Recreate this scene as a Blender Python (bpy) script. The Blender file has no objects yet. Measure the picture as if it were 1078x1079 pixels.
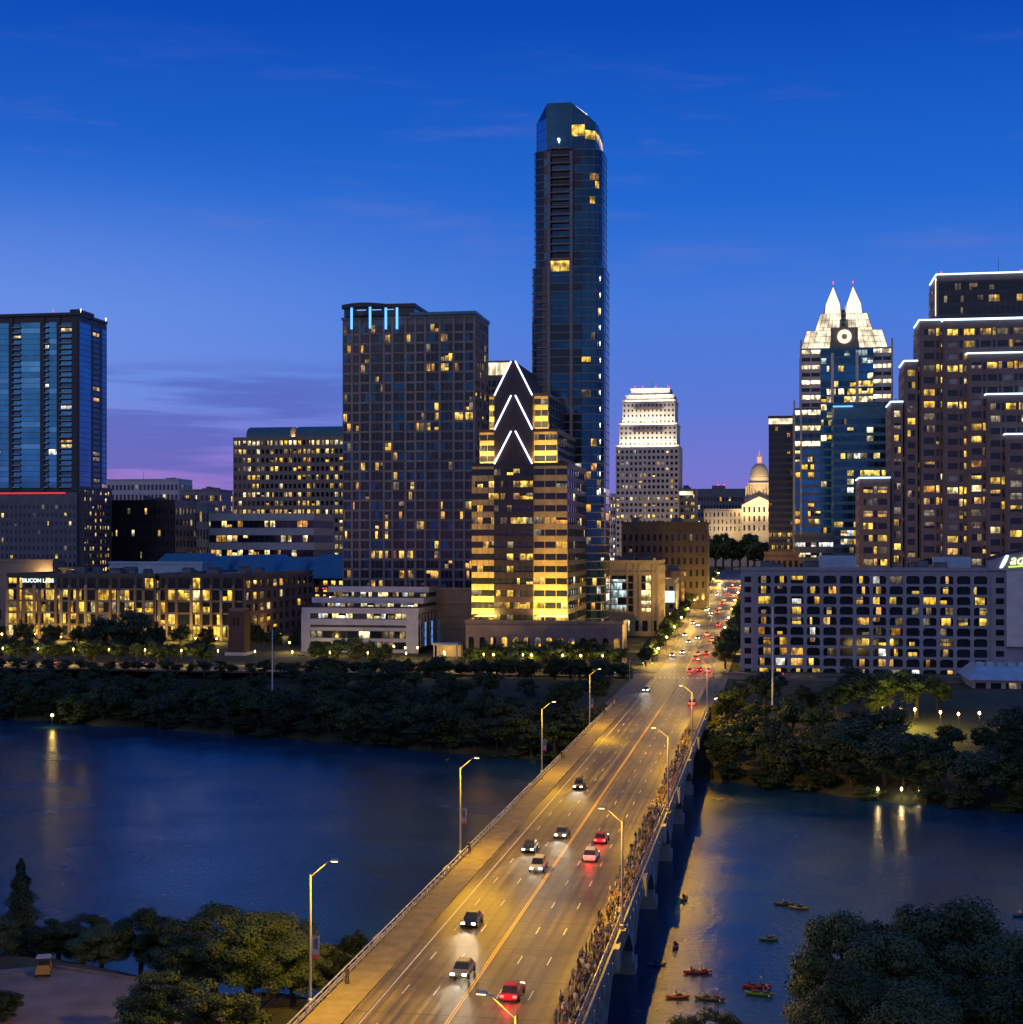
import bpy, bmesh, math, random
from mathutils import Vector, Matrix

R = random.Random(11)
S = bpy.context.scene
C = S.collection
PI = math.pi

# ------------------------------------------------------------------ camera
F, CX, HY, CZ = 1600.0, 539.0, 572.0, 55.0
cam_d = bpy.data.cameras.new('camera')
cam = bpy.data.objects.new('camera', cam_d)
C.objects.link(cam)
cam.location = (0, 0, CZ)
cam.rotation_euler = (PI / 2, 0, 0)
cam_d.sensor_fit = 'HORIZONTAL'
cam_d.sensor_width = 36
cam_d.lens = 36 * F / 1078
cam_d.shift_y = 32.5 / 1078
cam_d.clip_start = 1
cam_d.clip_end = 20000
S.camera = cam

# ------------------------------------------------------------------ world: dusk sky
w = bpy.data.worlds.new('World')
S.world = w
w.use_nodes = True
nt = w.node_tree
nt.nodes.clear()


class NB:
    """small helper to write node trees"""

    def __init__(s, nt):
        s.nt = nt

    def n(s, typ, **kw):
        nd = s.nt.nodes.new(typ)
        for k, v in kw.items():
            if k.startswith('i_'):
                key = k[2:]
                key = int(key) if key.isdigit() else key.replace('_', ' ')
                s.set(nd.inputs[key], v)
            else:
                setattr(nd, k, v)
        return nd

    def set(s, sock, v):
        if isinstance(v, bpy.types.NodeSocket):
            s.nt.links.new(v, sock)
        elif isinstance(v, bpy.types.Node):
            s.nt.links.new(v.outputs[0], sock)
        else:
            sock.default_value = v

    def math(s, op, a, b=0.0, clamp=False):
        m = s.n('ShaderNodeMath', operation=op, use_clamp=clamp)
        s.set(m.inputs[0], a)
        s.set(m.inputs[1], b)
        return m.outputs[0]

    def mix(s, f, a, b, blend='MIX'):
        m = s.n('ShaderNodeMix', data_type='RGBA', blend_type=blend)
        s.set(m.inputs[0], f)
        s.set(m.inputs[6], a)
        s.set(m.inputs[7], b)
        return m.outputs[2]

    def ramp(s, f, stops, interp='LINEAR'):
        r = s.n('ShaderNodeValToRGB')
        r.color_ramp.interpolation = interp
        e = r.color_ramp.elements
        while len(e) < len(stops):
            e.new(0.5)
        for el, (p, c) in zip(e, stops):
            el.position = p
            el.color = c if len(c) == 4 else (*c, 1)
        s.set(r.inputs[0], f)
        return r.outputs[0]

    def smooth(s, x, a, b):
        m = s.n('ShaderNodeMapRange', interpolation_type='SMOOTHSTEP')
        s.set(m.inputs[0], x)
        m.inputs[1].default_value = a
        m.inputs[2].default_value = b
        return m.outputs[0]


b = NB(nt)
tc = b.n('ShaderNodeTexCoord')
sep = b.n('ShaderNodeSeparateXYZ', i_0=tc.outputs['Generated'])
zz = sep.outputs[2]
ramp = b.ramp(b.math('MAXIMUM', zz, 0.0), [
    (0.0, (0.230, 0.150, 0.54)), (0.045, (0.175, 0.180, 0.62)), (0.09, (0.100, 0.188, 0.66)),
    (0.15, (0.058, 0.192, 0.70)), (0.22, (0.012, 0.135, 0.63)), (0.33, (0.000, 0.066, 0.47)),
    (0.6, (0.000, 0.085, 0.42)), (1.0, (0.02, 0.08, 0.30))])
west = b.smooth(sep.outputs[0], 0.03, -0.36)
low = b.smooth(zz, 0.105, 0.01)
wl = b.math('MULTIPLY', b.smooth(sep.outputs[0], 0.10, -0.36), b.math('MULTIPLY', b.smooth(zz, 0.26, 0.12), b.smooth(zz, 0.04, 0.10)))
ramp = b.mix(b.math('MULTIPLY', wl, 0.55), ramp, (0.20, 0.34, 0.84, 1))
sky = b.mix(b.math('MULTIPLY', b.math('MULTIPLY', west, low), 0.9), ramp, (0.46, 0.20, 0.56, 1))
# stretched streaks of cloud low in the west and a few faint wisps higher up
mp = b.n('ShaderNodeMapping', i_0=tc.outputs['Generated'])
mp.inputs['Scale'].default_value = (3.2, 3.2, 42)
n1 = b.n('ShaderNodeTexNoise', i_Vector=mp, i_Scale=1.6, i_Detail=5.0, i_Roughness=0.55)
band = b.math('MULTIPLY', b.smooth(zz, 0.018, 0.05), b.smooth(zz, 0.122, 0.102))
cm = b.math('MULTIPLY', b.math('MULTIPLY', b.smooth(n1.outputs[0], 0.40, 0.56), band), b.smooth(sep.outputs[0], -0.03, -0.15))
sky = b.mix(b.math('MULTIPLY', cm, 0.7), sky, (0.080, 0.118, 0.48, 1))
mp2 = b.n('ShaderNodeMapping', i_0=tc.outputs['Generated'])
mp2.inputs['Scale'].default_value = (5, 5, 30)
mp2.inputs['Location'].default_value = (3.1, 1.0, 0.4)
n2 = b.n('ShaderNodeTexNoise', i_Vector=mp2, i_Scale=1.3, i_Detail=6.0, i_Roughness=0.6)
wm = b.math('MULTIPLY', b.smooth(n2.outputs[0], 0.52, 0.75), b.math('MULTIPLY', b.smooth(zz, 0.1, 0.2), b.smooth(zz, 0.34, 0.25)))
sky = b.mix(b.math('MULTIPLY', wm, 0.22), sky, (0.20, 0.20, 0.52, 1))
# paler glow added in the unseen sky behind the viewer to light facing walls
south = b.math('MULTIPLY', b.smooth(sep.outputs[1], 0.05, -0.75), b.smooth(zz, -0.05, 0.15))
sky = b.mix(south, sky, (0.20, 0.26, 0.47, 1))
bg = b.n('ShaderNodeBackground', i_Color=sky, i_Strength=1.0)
nish = b.n('ShaderNodeTexSky', sky_type='NISHITA', sun_disc=False)
nish.sun_elevation = math.radians(-3)
nish.sun_rotation = math.radians(-75)
bg2 = b.n('ShaderNodeBackground', i_Color=nish.outputs[0], i_Strength=0.05)
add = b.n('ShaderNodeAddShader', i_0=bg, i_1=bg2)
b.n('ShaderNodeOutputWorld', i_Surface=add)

# ------------------------------------------------------------------ afterglow "sun": very weak, very soft, from the west
sl = bpy.data.lights.new('afterglow', 'SUN')
sl.energy = 0.12
sl.angle = math.radians(40)
sl.color = (1.0, 0.72, 0.75)
so = bpy.data.objects.new('afterglow', sl)
C.objects.link(so)
so.rotation_euler = (math.radians(68), 0, math.radians(-38))

S.view_settings.view_transform = 'Standard'
S.view_settings.look = 'None'
S.view_settings.exposure = 0
S.view_settings.gamma = 1
S.view_settings.use_curve_mapping = False
S.render.engine = 'CYCLES'
S.cycles.use_denoising = True
S.cycles.max_bounces = 5
S.cycles.diffuse_bounces = 2
S.cycles.glossy_bounces = 3
S.cycles.transparent_max_bounces = 4
S.cycles.sample_clamp_indirect = 4
S.cycles.sample_clamp_direct = 12
S.cycles.caustics_reflective = False
S.cycles.caustics_refractive = False

# ------------------------------------------------------------------ street grid: u across, v along the avenue
A = math.atan(0.1725)
cA, sA = math.cos(A), math.sin(A)
OX = -29.7


def W(u, v, z=0.0):
    return Vector((OX + u * cA + v * sA, -u * sA + v * cA, z))


def U(px, v):
    a = (px - CX) / F
    return (a * v * cA - v * sA - OX) / (cA + a * sA)


def VS(px, u):
    a = (px - CX) / F
    return -(OX + u * cA + a * u * sA) / (sA - a * cA)


def depth(u, v):
    return -u * sA + v * cA


def Z(py, u, v):
    return CZ - (py - HY) * depth(u, v) / F


def UV(px, py=None, z=0.0, Y=None):
    if Y is None:
        Y = F * (CZ - z) / (py - HY)
    X = (px - CX) / F * Y
    return ((X - OX) * cA - Y * sA, (X - OX) * sA + Y * cA)


def lerp_tab(tab, x):
    if x <= tab[0][0]:
        return tab[0][1]
    for (a, p), (c, q) in zip(tab, tab[1:]):
        if x <= c:
            return p + (q - p) * (x - a) / (c - a)
    return tab[-1][1]


def sm(t):
    t = max(0.0, min(1.0, t))
    return t * t * (3 - 2 * t)


def gz(v):
    return lerp_tab([(510, 12), (800, 21), (1200, 29), (1900, 36), (4000, 40)], v)


def px_of(p):
    return CX + F * p[0] / p[1], HY + F * (CZ - p[2]) / p[1]


# ------------------------------------------------------------------ materials
M = {}


def mat(name, col, rough=0.7, metal=0.0, emit=None, es=0.0, var=0.0, vscale=0.3, spec=0.5):
    m = bpy.data.materials.new(name)
    m.use_nodes = True
    b = NB(m.node_tree)
    p = m.node_tree.nodes['Principled BSDF']
    p.inputs['Base Color'].default_value = (*col, 1)
    p.inputs['Roughness'].default_value = rough
    p.inputs['Metallic'].default_value = metal
    p.inputs['Specular IOR Level'].default_value = spec
    if var:
        g = b.n('ShaderNodeNewGeometry')
        n = b.n('ShaderNodeTexNoise', i_Vector=g.outputs['Position'], i_Scale=vscale, i_Detail=6.0, i_Roughness=0.65)
        f = b.n('ShaderNodeMapRange')
        b.set(f.inputs[0], n.outputs[0])
        f.inputs[1].default_value, f.inputs[2].default_value = 0.3, 0.7
        f.inputs[3].default_value, f.inputs[4].default_value = 1 - var, 1 + var
        b.set(p.inputs['Base Color'], b.mix(1.0, (*col, 1), b.n('ShaderNodeCombineColor', i_0=f, i_1=f, i_2=f), 'MULTIPLY'))
    if emit:
        p.inputs['Emission Color'].default_value = (*emit, 1)
        p.inputs['Emission Strength'].default_value = es
        m.cycles.emission_sampling = 'NONE'
    M[name] = m
    return m


def lit_glass(name, col, col2, strength, base=(0.012, 0.012, 0.014)):
    """window glass with a lit room behind: lamps, curtains and dark furniture vary the light inside one window"""
    m = bpy.data.materials.new(name)
    m.use_nodes = True
    b = NB(m.node_tree)
    p = m.node_tree.nodes['Principled BSDF']
    p.inputs['Base Color'].default_value = (*base, 1)
    p.inputs['Roughness'].default_value = 0.08
    g = b.n('ShaderNodeNewGeometry')
    mp = b.n('ShaderNodeMapping', i_0=g.outputs['Position'])
    mp.inputs['Scale'].default_value = (0.55, 0.55, 0.3)
    n = b.n('ShaderNodeTexNoise', i_Vector=mp, i_Scale=1.0, i_Detail=1.5, i_Roughness=0.5)
    v = b.n('ShaderNodeTexVoronoi', i_Vector=g.outputs['Position'], i_Scale=0.16)
    hue = b.n('ShaderNodeSeparateColor', i_0=v.outputs['Color'])
    c = b.mix(hue.outputs[0], (*col, 1), (*col2, 1))
    f = b.math('MULTIPLY', b.smooth(n.outputs[0], 0.30, 0.62), b.math('ADD', b.math('MULTIPLY', hue.outputs[1], 1.0), 0.35))
    # the room seen through the pane: a row of ceiling lights high up, furniture and people dark along the bottom, a bar between sashes
    uvn = b.n('ShaderNodeUVMap', uv_map='pane')
    q = b.n('ShaderNodeSeparateXYZ', i_0=uvn.outputs[0])
    n3 = b.n('ShaderNodeTexNoise', i_Vector=g.outputs['Position'], i_Scale=0.8, i_Detail=2.0)
    ceil = b.math('MULTIPLY', b.smooth(q.outputs[1], 0.62, 0.80), b.smooth(n3.outputs[0], 0.42, 0.60))
    lowd = b.math('MULTIPLY', b.smooth(q.outputs[1], 0.52, 0.16), b.smooth(n3.outputs[0], 0.58, 0.44))
    bar = b.math('LESS_THAN', b.math('ABSOLUTE', b.math('SUBTRACT', q.outputs[0], 0.5)), 0.035)
    f = b.math('MULTIPLY', f, b.math('SUBTRACT', b.math('ADD', 0.86, b.math('MULTIPLY', ceil, 0.75)), b.math('MULTIPLY', lowd, 0.62)))
    f = b.math('MULTIPLY', f, b.math('SUBTRACT', 1.0, b.math('MULTIPLY', bar, 0.7)))
    b.set(p.inputs['Emission Color'], c)
    b.set(p.inputs['Emission Strength'], b.math('MULTIPLY', b.math('ADD', f, 0.08), strength * 1.45))
    m.cycles.emission_sampling = 'NONE'
    M[name] = m
    return m


lit_glass('lit_yellow', (1.0, 0.54, 0.045), (1.0, 0.66, 0.12), 1.05)
lit_glass('lit_pale', (1.0, 0.70, 0.24), (1.0, 0.86, 0.48), 1.15)
lit_glass('lit_orange', (1.0, 0.42, 0.06), (1.0, 0.60, 0.16), 0.72)
lit_glass('lit_dim', (0.55, 0.34, 0.10), (0.45, 0.40, 0.30), 0.42)
lit_glass('bright_window', (1.0, 0.76, 0.36), (1.0, 0.86, 0.50), 2.4)
lit_glass('lit_white', (0.9, 0.95, 1.0), (1.0, 0.92, 0.75), 1.1)
lit_glass('lit_cool', (0.55, 0.85, 0.95), (0.75, 0.95, 0.95), 0.75)
mat('dark_window', (0.014, 0.018, 0.026), 0.07, var=0.3)
mat('blue_glass', (0.035, 0.20, 0.36), 0.10, 0.80, var=0.35, vscale=0.06)
mat('pale_blue_glass', (0.09, 0.33, 0.52), 0.12, 0.80, var=0.25, vscale=0.08)
mat('deep_glass', (0.025, 0.09, 0.155), 0.09, 0.75, var=0.4, vscale=0.08)
mat('black_glass', (0.03, 0.04, 0.055), 0.08, 0.4, var=0.3)
mat('curtain', (0.30, 0.29, 0.30), 0.6, var=0.3)
mat('white_stone', (0.52, 0.49, 0.50), 0.8, var=0.15)
mat('hotel_concrete', (0.27, 0.265, 0.31), 0.8, var=0.15)
mat('beige_stone', (0.25, 0.20, 0.16), 0.8, var=0.2)
mat('brown_stone', (0.16, 0.10, 0.085), 0.8, var=0.25)
mat('grey_stone', (0.22, 0.215, 0.22), 0.8, var=0.2)
mat('mauve_granite', (0.17, 0.125, 0.12), 0.55, var=0.2)
mat('slate_panel', (0.11, 0.125, 0.15), 0.5, var=0.25)
mat('dark_panel', (0.032, 0.036, 0.046), 0.5, var=0.3)
mat('brown_panel', (0.028, 0.020, 0.024), 0.35, var=0.25)
mat('gold_panel', (0.48, 0.34, 0.14), 0.45, var=0.3, vscale=0.5)
mat('roof_membrane', (0.12, 0.13, 0.15), 0.9, var=0.35)
mat('blue_metal', (0.05, 0.17, 0.27), 0.45, 0.3, var=0.2)
mat('pale_metal', (0.30, 0.42, 0.55), 0.5, 0.2, var=0.2)
mat('teal_roof', (0.05, 0.13, 0.16), 0.5, var=0.25)
mat('limestone', (0.55, 0.43, 0.30), 0.8, var=0.12)
mat('brick', (0.075, 0.045, 0.042), 0.85, var=0.25, vscale=1.5)
mat('concrete', (0.27, 0.27, 0.27), 0.85, var=0.25)
mat('pavement', (0.15, 0.135, 0.115), 0.85, var=0.3, vscale=0.5, spec=0.15)
mat('galvanised', (0.38, 0.38, 0.39), 0.45, 0.6, var=0.15)
mat('dark_metal', (0.05, 0.05, 0.055), 0.45, 0.5)
mat('white_paint', (0.60, 0.60, 0.57), 0.7, var=0.45, vscale=2)
mat('yellow_paint', (0.65, 0.42, 0.05), 0.6, var=0.2, vscale=2)
mat('neon_white', (0.8, 0.85, 1), 0.5, emit=(0.55, 0.78, 1.0), es=2.6)
mat('neon_violet', (0.8, 0.8, 1), 0.5, emit=(0.62, 0.72, 1.0), es=3.0)
mat('neon_blue', (0.3, 0.5, 1), 0.5, emit=(0.12, 0.45, 1.0), es=1.6)
mat('neon_red', (0.6, 0.05, 0.05), 0.5, emit=(1.0, 0.05, 0.06), es=0.8)
mat('beacon_red', (0.6, 0.1, 0.1), 0.5, emit=(1.0, 0.06, 0.10), es=1.6)
mat('beacon_white', (0.8, 0.8, 0.8), 0.5, emit=(1.0, 0.85, 0.7), es=5)
mat('sign_white', (0.9, 0.9, 0.9), 0.5, emit=(0.75, 0.95, 0.85), es=1.6)
mat('sign_green', (0.7, 0.9, 0.1), 0.5, emit=(0.72, 1.0, 0.12), es=1.2)
mat('lamp_amber', (0.9, 0.7, 0.3), 0.5, emit=(1.0, 0.60, 0.16), es=14)
mat('lamp_white', (0.9, 0.9, 0.9), 0.5, emit=(1.0, 0.93, 0.80), es=18)
mat('lamp_green', (0.1, 0.9, 0.2), 0.5, emit=(0.25, 1.0, 0.25), es=6)
mat('head_glow', (0.9, 0.9, 0.9), 0.2, emit=(1.0, 0.90, 0.72), es=22)
mat('tail_glow', (0.7, 0.02, 0.02), 0.3, emit=(1.0, 0.03, 0.035), es=12)


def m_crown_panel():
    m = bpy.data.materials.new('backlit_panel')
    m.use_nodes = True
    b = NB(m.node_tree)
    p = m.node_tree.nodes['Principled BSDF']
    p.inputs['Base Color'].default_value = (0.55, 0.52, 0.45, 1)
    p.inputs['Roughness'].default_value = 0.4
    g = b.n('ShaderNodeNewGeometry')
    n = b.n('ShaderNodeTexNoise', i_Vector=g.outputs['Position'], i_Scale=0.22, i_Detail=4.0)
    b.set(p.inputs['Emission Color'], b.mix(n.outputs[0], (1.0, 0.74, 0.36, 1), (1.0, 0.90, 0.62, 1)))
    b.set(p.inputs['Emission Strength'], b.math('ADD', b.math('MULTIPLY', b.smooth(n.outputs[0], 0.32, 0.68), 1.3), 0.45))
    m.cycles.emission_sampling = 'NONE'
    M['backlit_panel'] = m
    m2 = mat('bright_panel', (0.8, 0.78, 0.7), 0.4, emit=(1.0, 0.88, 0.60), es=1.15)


m_crown_panel()


def m_road():
    m = bpy.data.materials.new('asphalt')
    m.use_nodes = True
    b = NB(m.node_tree)
    p = m.node_tree.nodes['Principled BSDF']
    tcn = b.n('ShaderNodeTexCoord')
    mp = b.n('ShaderNodeMapping', i_0=tcn.outputs['Object'])
    mp.inputs['Scale'].default_value = (1.3, 0.012, 1)
    n = b.n('ShaderNodeTexNoise', i_Vector=mp, i_Scale=1.0, i_Detail=6.0, i_Roughness=0.65)
    n2 = b.n('ShaderNodeTexNoise', i_Vector=tcn.outputs['Object'], i_Scale=0.35, i_Detail=8.0, i_Roughness=0.7)
    n3 = b.n('ShaderNodeTexNoise', i_Vector=tcn.outputs['Object'], i_Scale=7.0, i_Detail=3.0)
    f = b.math('ADD', b.math('MULTIPLY', n.outputs[0], 0.65), b.math('ADD', b.math('MULTIPLY', n2.outputs[0], 0.25), b.math('MULTIPLY', n3.outputs[0], 0.1)))
    base = b.ramp(f, [(0.36, (0.030, 0.028, 0.025)), (0.48, (0.078, 0.071, 0.062)), (0.62, (0.150, 0.135, 0.115))])
    sx = b.n('ShaderNodeSeparateXYZ', i_0=tcn.outputs['Object'])
    # wheel tracks along each lane and a joint across the deck every 11.67 m
    tr = b.math('SINE', b.math('MULTIPLY', b.math('ADD', sx.outputs[0], 8.7), 2 * PI / 1.515))
    base = b.mix(b.math('MULTIPLY', b.smooth(tr, 0.1, 0.9), 0.38), base, (0.030, 0.027, 0.024, 1))
    jt = b.math('LESS_THAN', b.math('FRACT', b.math('DIVIDE', sx.outputs[1], 11.667)), 0.018)
    base = b.mix(b.math('MULTIPLY', jt, 0.75), base, (0.016, 0.015, 0.014, 1))
    pt = b.n('ShaderNodeTexVoronoi', i_Vector=tcn.outputs['Object'], i_Scale=0.13)
    pc = b.n('ShaderNodeSeparateColor', i_0=pt.outputs['Color'])
    base = b.mix(b.math('MULTIPLY', b.math('GREATER_THAN', pc.outputs[0], 0.8), 0.35), base, (0.035, 0.033, 0.03, 1))
    b.set(p.inputs['Base Color'], base)
    p.inputs['Specular IOR Level'].default_value = 0.18
    b.set(p.inputs['Roughness'], b.ramp(n.outputs[0], [(0.35, (0.36, 0.36, 0.36)), (0.65, (0.62, 0.62, 0.62))]))
    M['asphalt'] = m


def m_ground():
    m = bpy.data.materials.new('ground')
    m.use_nodes = True
    b = NB(m.node_tree)
    p = m.node_tree.nodes['Principled BSDF']
    g = b.n('ShaderNodeNewGeometry')
    n = b.n('ShaderNodeTexNoise', i_Vector=g.outputs['Position'], i_Scale=0.06, i_Detail=8.0, i_Roughness=0.7)
    b.set(p.inputs['Base Color'], b.ramp(n.outputs[0], [(0.35, (0.018, 0.024, 0.010)), (0.52, (0.035, 0.042, 0.018)), (0.68, (0.075, 0.062, 0.042))]))
    p.inputs['Roughness'].default_value = 0.95
    M['ground'] = m


def m_water():
    m = bpy.data.materials.new('river_water')
    m.use_nodes = True
    b = NB(m.node_tree)
    p = m.node_tree.nodes['Principled BSDF']
    g = b.n('ShaderNodeNewGeometry')
    n1 = b.n('ShaderNodeTexNoise', i_Vector=g.outputs['Position'], i_Scale=0.85, i_Detail=4.0, i_Roughness=0.62)
    n2 = b.n('ShaderNodeTexNoise', i_Vector=g.outputs['Position'], i_Scale=0.05, i_Detail=3.0)
    b.set(p.inputs['Base Color'], b.ramp(n2.outputs[0], [(0.3, (0.004, 0.034, 0.085)), (0.7, (0.007, 0.042, 0.095))]))
    b.set(p.inputs['Roughness'], b.ramp(n2.outputs[0], [(0.35, (0.15, 0.15, 0.15)), (0.65, (0.29, 0.29, 0.29))]))
    p.inputs['IOR'].default_value = 1.36
    bu = b.n('ShaderNodeBump', i_Height=n1.outputs[0], i_Strength=0.33, i_Distance=0.30)
    b.set(p.inputs['Normal'], bu)
    M['river_water'] = m


def m_leaf(name, c1, c2, scale=0.9):
    m = bpy.data.materials.new(name)
    m.use_nodes = True
    b = NB(m.node_tree)
    p = m.node_tree.nodes['Principled BSDF']
    g = b.n('ShaderNodeNewGeometry')
    oi = b.n('ShaderNodeObjectInfo')
    n = b.n('ShaderNodeTexNoise', i_Vector=g.outputs['Position'], i_Scale=scale, i_Detail=4.0)
    f = b.math('ADD', b.math('MULTIPLY', n.outputs[0], 1.1), b.math('SUBTRACT', b.math('MULTIPLY', oi.outputs['Random'], 0.5), 0.3))
    b.set(p.inputs['Base Color'], b.mix(b.smooth(f, 0.15, 0.85), (*c1, 1), (*c2, 1)))
    p.inputs['Roughness'].default_value = 0.6
    p.inputs['Specular IOR Level'].default_value = 0.25
    M[name] = m


m_road(); m_ground(); m_water()
m_leaf('oak_leaf', (0.011, 0.024, 0.009), (0.036, 0.064, 0.022))
m_leaf('elm_leaf', (0.015, 0.030, 0.010), (0.052, 0.082, 0.026))
m_leaf('willow_leaf', (0.012, 0.026, 0.016), (0.045, 0.075, 0.045))
m_leaf('ash_leaf', (0.020, 0.040, 0.016), (0.066, 0.100, 0.042))
m_leaf('cypress_leaf', (0.018, 0.034, 0.016), (0.055, 0.080, 0.035))
mat('bark', (0.055, 0.042, 0.032), 0.9, var=0.3, vscale=2)


# ------------------------------------------------------------------ mesh helpers
class MB:
    def __init__(s):
        s.v, s.f, s.m, s.mats = [], [], [], []

    def mi(s, m):
        if m not in s.mats:
            s.mats.append(m)
        return s.mats.index(m)

    def face(s, pts, m):
        i = len(s.v)
        s.v.extend([tuple(p) for p in pts])
        s.f.append(tuple(range(i, i + len(pts))))
        s.m.append(s.mi(m))

    def hexa(s, p, m):
        i = len(s.v)
        s.v.extend([tuple(q) for q in p])
        k = s.mi(m)
        for q in ((0, 3, 2, 1), (4, 5, 6, 7), (0, 1, 5, 4), (1, 2, 6, 5), (2, 3, 7, 6), (3, 0, 4, 7)):
            s.f.append(tuple(i + j for j in q))
            s.m.append(k)

    def box(s, x0, x1, y0, y1, z0, z1, m, T=None):
        p = [(x0, y0, z0), (x1, y0, z0), (x1, y1, z0), (x0, y1, z0), (x0, y0, z1), (x1, y0, z1), (x1, y1, z1), (x0, y1, z1)]
        if T:
            p = [T(*q) for q in p]
        s.hexa(p, m)

    def prism(s, poly, z0, z1, m, cap=None, bottom=True):
        """poly counter-clockwise seen from above; z1 number or function of (x, y)"""
        n = len(poly)
        zt = [z1(x, y) if callable(z1) else z1 for x, y in poly]
        i = len(s.v)
        s.v.extend([(x, y, z0) for x, y in poly])
        s.v.extend([(x, y, t) for (x, y), t in zip(poly, zt)])
        k = s.mi(m)
        for j in range(n):
            a = (j + 1) % n
            s.f.append((i + j, i + a, i + n + a, i + n + j)); s.m.append(k)
        s.f.append(tuple(range(i + n, i + 2 * n))); s.m.append(s.mi(cap or m))
        if bottom:
            s.f.append(tuple(range(i + n - 1, i - 1, -1))); s.m.append(k)

    def frustum(s, a, b2, z0, z1, m):
        """two rectangles (x0,x1,y0,y1)"""
        p = [(a[0], a[2], z0), (a[1], a[2], z0), (a[1], a[3], z0), (a[0], a[3], z0),
             (b2[0], b2[2], z1), (b2[1], b2[2], z1), (b2[1], b2[3], z1), (b2[0], b2[3], z1)]
        s.hexa(p, m)

    def tube(s, p, q, r0, r1, m, n=8):
        p, q = Vector(p), Vector(q)
        d = (q - p).normalized()
        a = d.orthogonal().normalized()
        c = d.cross(a)
        i = len(s.v)
        for o, r in ((p, r0), (q, r1)):
            for k in range(n):
                t = 2 * PI * k / n
                s.v.append(tuple(o + a * (r * math.cos(t)) + c * (r * math.sin(t))))
        k = s.mi(m)
        for j in range(n):
            e = (j + 1) % n
            s.f.append((i + j, i + e, i + n + e, i + n + j)); s.m.append(k)
        s.f.append(tuple(range(i + n - 1, i - 1, -1))); s.m.append(k)
        s.f.append(tuple(range(i + n, i + 2 * n))); s.m.append(k)

    def lathe(s, prof, m, cx=0, cy=0, n=16, sx=1.0):
        i = len(s.v)
        for r, z in prof:
            for k in range(n):
                t = 2 * PI * k / n
                s.v.append((cx + r * math.cos(t) * sx, cy + r * math.sin(t), z))
        k = s.mi(m)
        for j in range(len(prof) - 1):
            for a in range(n):
                e = (a + 1) % n
                s.f.append((i + j * n + a, i + j * n + e, i + (j + 1) * n + e, i + (j + 1) * n + a)); s.m.append(k)
        s.f.append(tuple(i + (len(prof) - 1) * n + a for a in range(n))); s.m.append(k)
        s.f.append(tuple(i + n - 1 - a for a in range(n))); s.m.append(k)

    def mesh(s, name, smooth=False):
        me = bpy.data.meshes.new(name)
        me.from_pydata(s.v, [], s.f)
        for m in s.mats:
            me.materials.append(M[m])
        me.polygons.foreach_set('material_index', s.m)
        if smooth:
            me.polygons.foreach_set('use_smooth', [True] * len(s.f))
        me.update()
        return me

    def build(s, name, parent=None, smooth=False):
        o = bpy.data.objects.new(name, s.mesh(name, smooth))
        C.objects.link(o)
        if parent:
            o.parent = parent
        return o


def tag(o, label, cat, group=None):
    o['label'] = label
    o['category'] = cat
    if group:
        o['group'] = group
    return o


def thing(name, label, cat, loc, rz=0.0, group=None):
    o = bpy.data.objects.new(name, None)
    C.objects.link(o)
    o.location = loc
    o.rotation_euler = (0, 0, rz)
    o.empty_display_size = 0.5
    return tag(o, label, cat, group)


def struct(mb, name, kind='structure', grid=True, smooth=False):
    o = mb.build(name, smooth=smooth)
    if grid:
        o.location = (OX, 0, 0)
        o.rotation_euler = (0, 0, -A)
    o['kind'] = kind
    return o


def part(name, me, parent, loc=(0, 0, 0), rz=0.0, scale=None):
    o = bpy.data.objects.new(name, me)
    C.objects.link(o)
    o.parent = parent
    o.location = loc
    o.rotation_euler = (0, 0, rz)
    if scale:
        o.scale = scale
    return o


def copy_tree(o, parent=None):
    c = o.copy()
    C.objects.link(c)
    if parent:
        c.parent = parent
    for ch in o.children:
        copy_tree(ch, c)
    return c


ORD = 'first second third fourth fifth sixth seventh eighth ninth tenth eleventh twelfth thirteenth fourteenth fifteenth sixteenth seventeenth eighteenth nineteenth twentieth'.split()
ORD += ['twenty-' + q for q in ORD[:9]] + ['thirtieth'] + ['thirty-' + q for q in ORD[:9]] + ['fortieth'] + ['forty-' + q for q in ORD[:9]]


def ordinal_labels(items, how):
    """items: (object, base label, sort key). Repeats of one base label are told apart by their order."""
    d = {}
    for o, base, k in items:
        d.setdefault(base, []).append((k, o))
    for base, l in d.items():
        l.sort(key=lambda t: t[0])
        for i, (k, o) in enumerate(l):
            o['label'] = base if len(l) == 1 else f'{base}, {ORD[i]} {how}'


def lamp(kind, name, loc, power, col, parent=None, rot=None, size=None, radius=0.2, spot=None, blend=0.6):
    l = bpy.data.lights.new(name, kind)
    l.energy = power
    l.color = col
    if kind == 'AREA':
        l.shape = 'RECTANGLE'
        l.size, l.size_y = size
    else:
        l.shadow_soft_size = radius
    if kind == 'SPOT':
        l.spot_size = spot
        l.spot_blend = blend
    o = bpy.data.objects.new(name, l)
    C.objects.link(o)
    o.location = loc
    if rot:
        o.rotation_euler = rot
    if parent:
        o.parent = parent
    return o


WIN_CACHE = {}


def add_uv(me):
    uv = me.uv_layers.new(name='pane')
    uv.data.foreach_set('uv', [0, 0, 1, 0, 1, 1, 0, 1] * len(me.polygons))
    return me



def window_mesh(w, h, key):
    k = (round(w, 2), round(h, 2), key)
    if k not in WIN_CACHE:
        mb = MB()
        mb.face([(-w / 2, 0, -h / 2), (w / 2, 0, -h / 2), (w / 2, 0, h / 2), (-w / 2, 0, h / 2)], key)
        WIN_CACHE[k] = add_uv(mb.mesh('window'))
    return WIN_CACHE[k]


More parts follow.
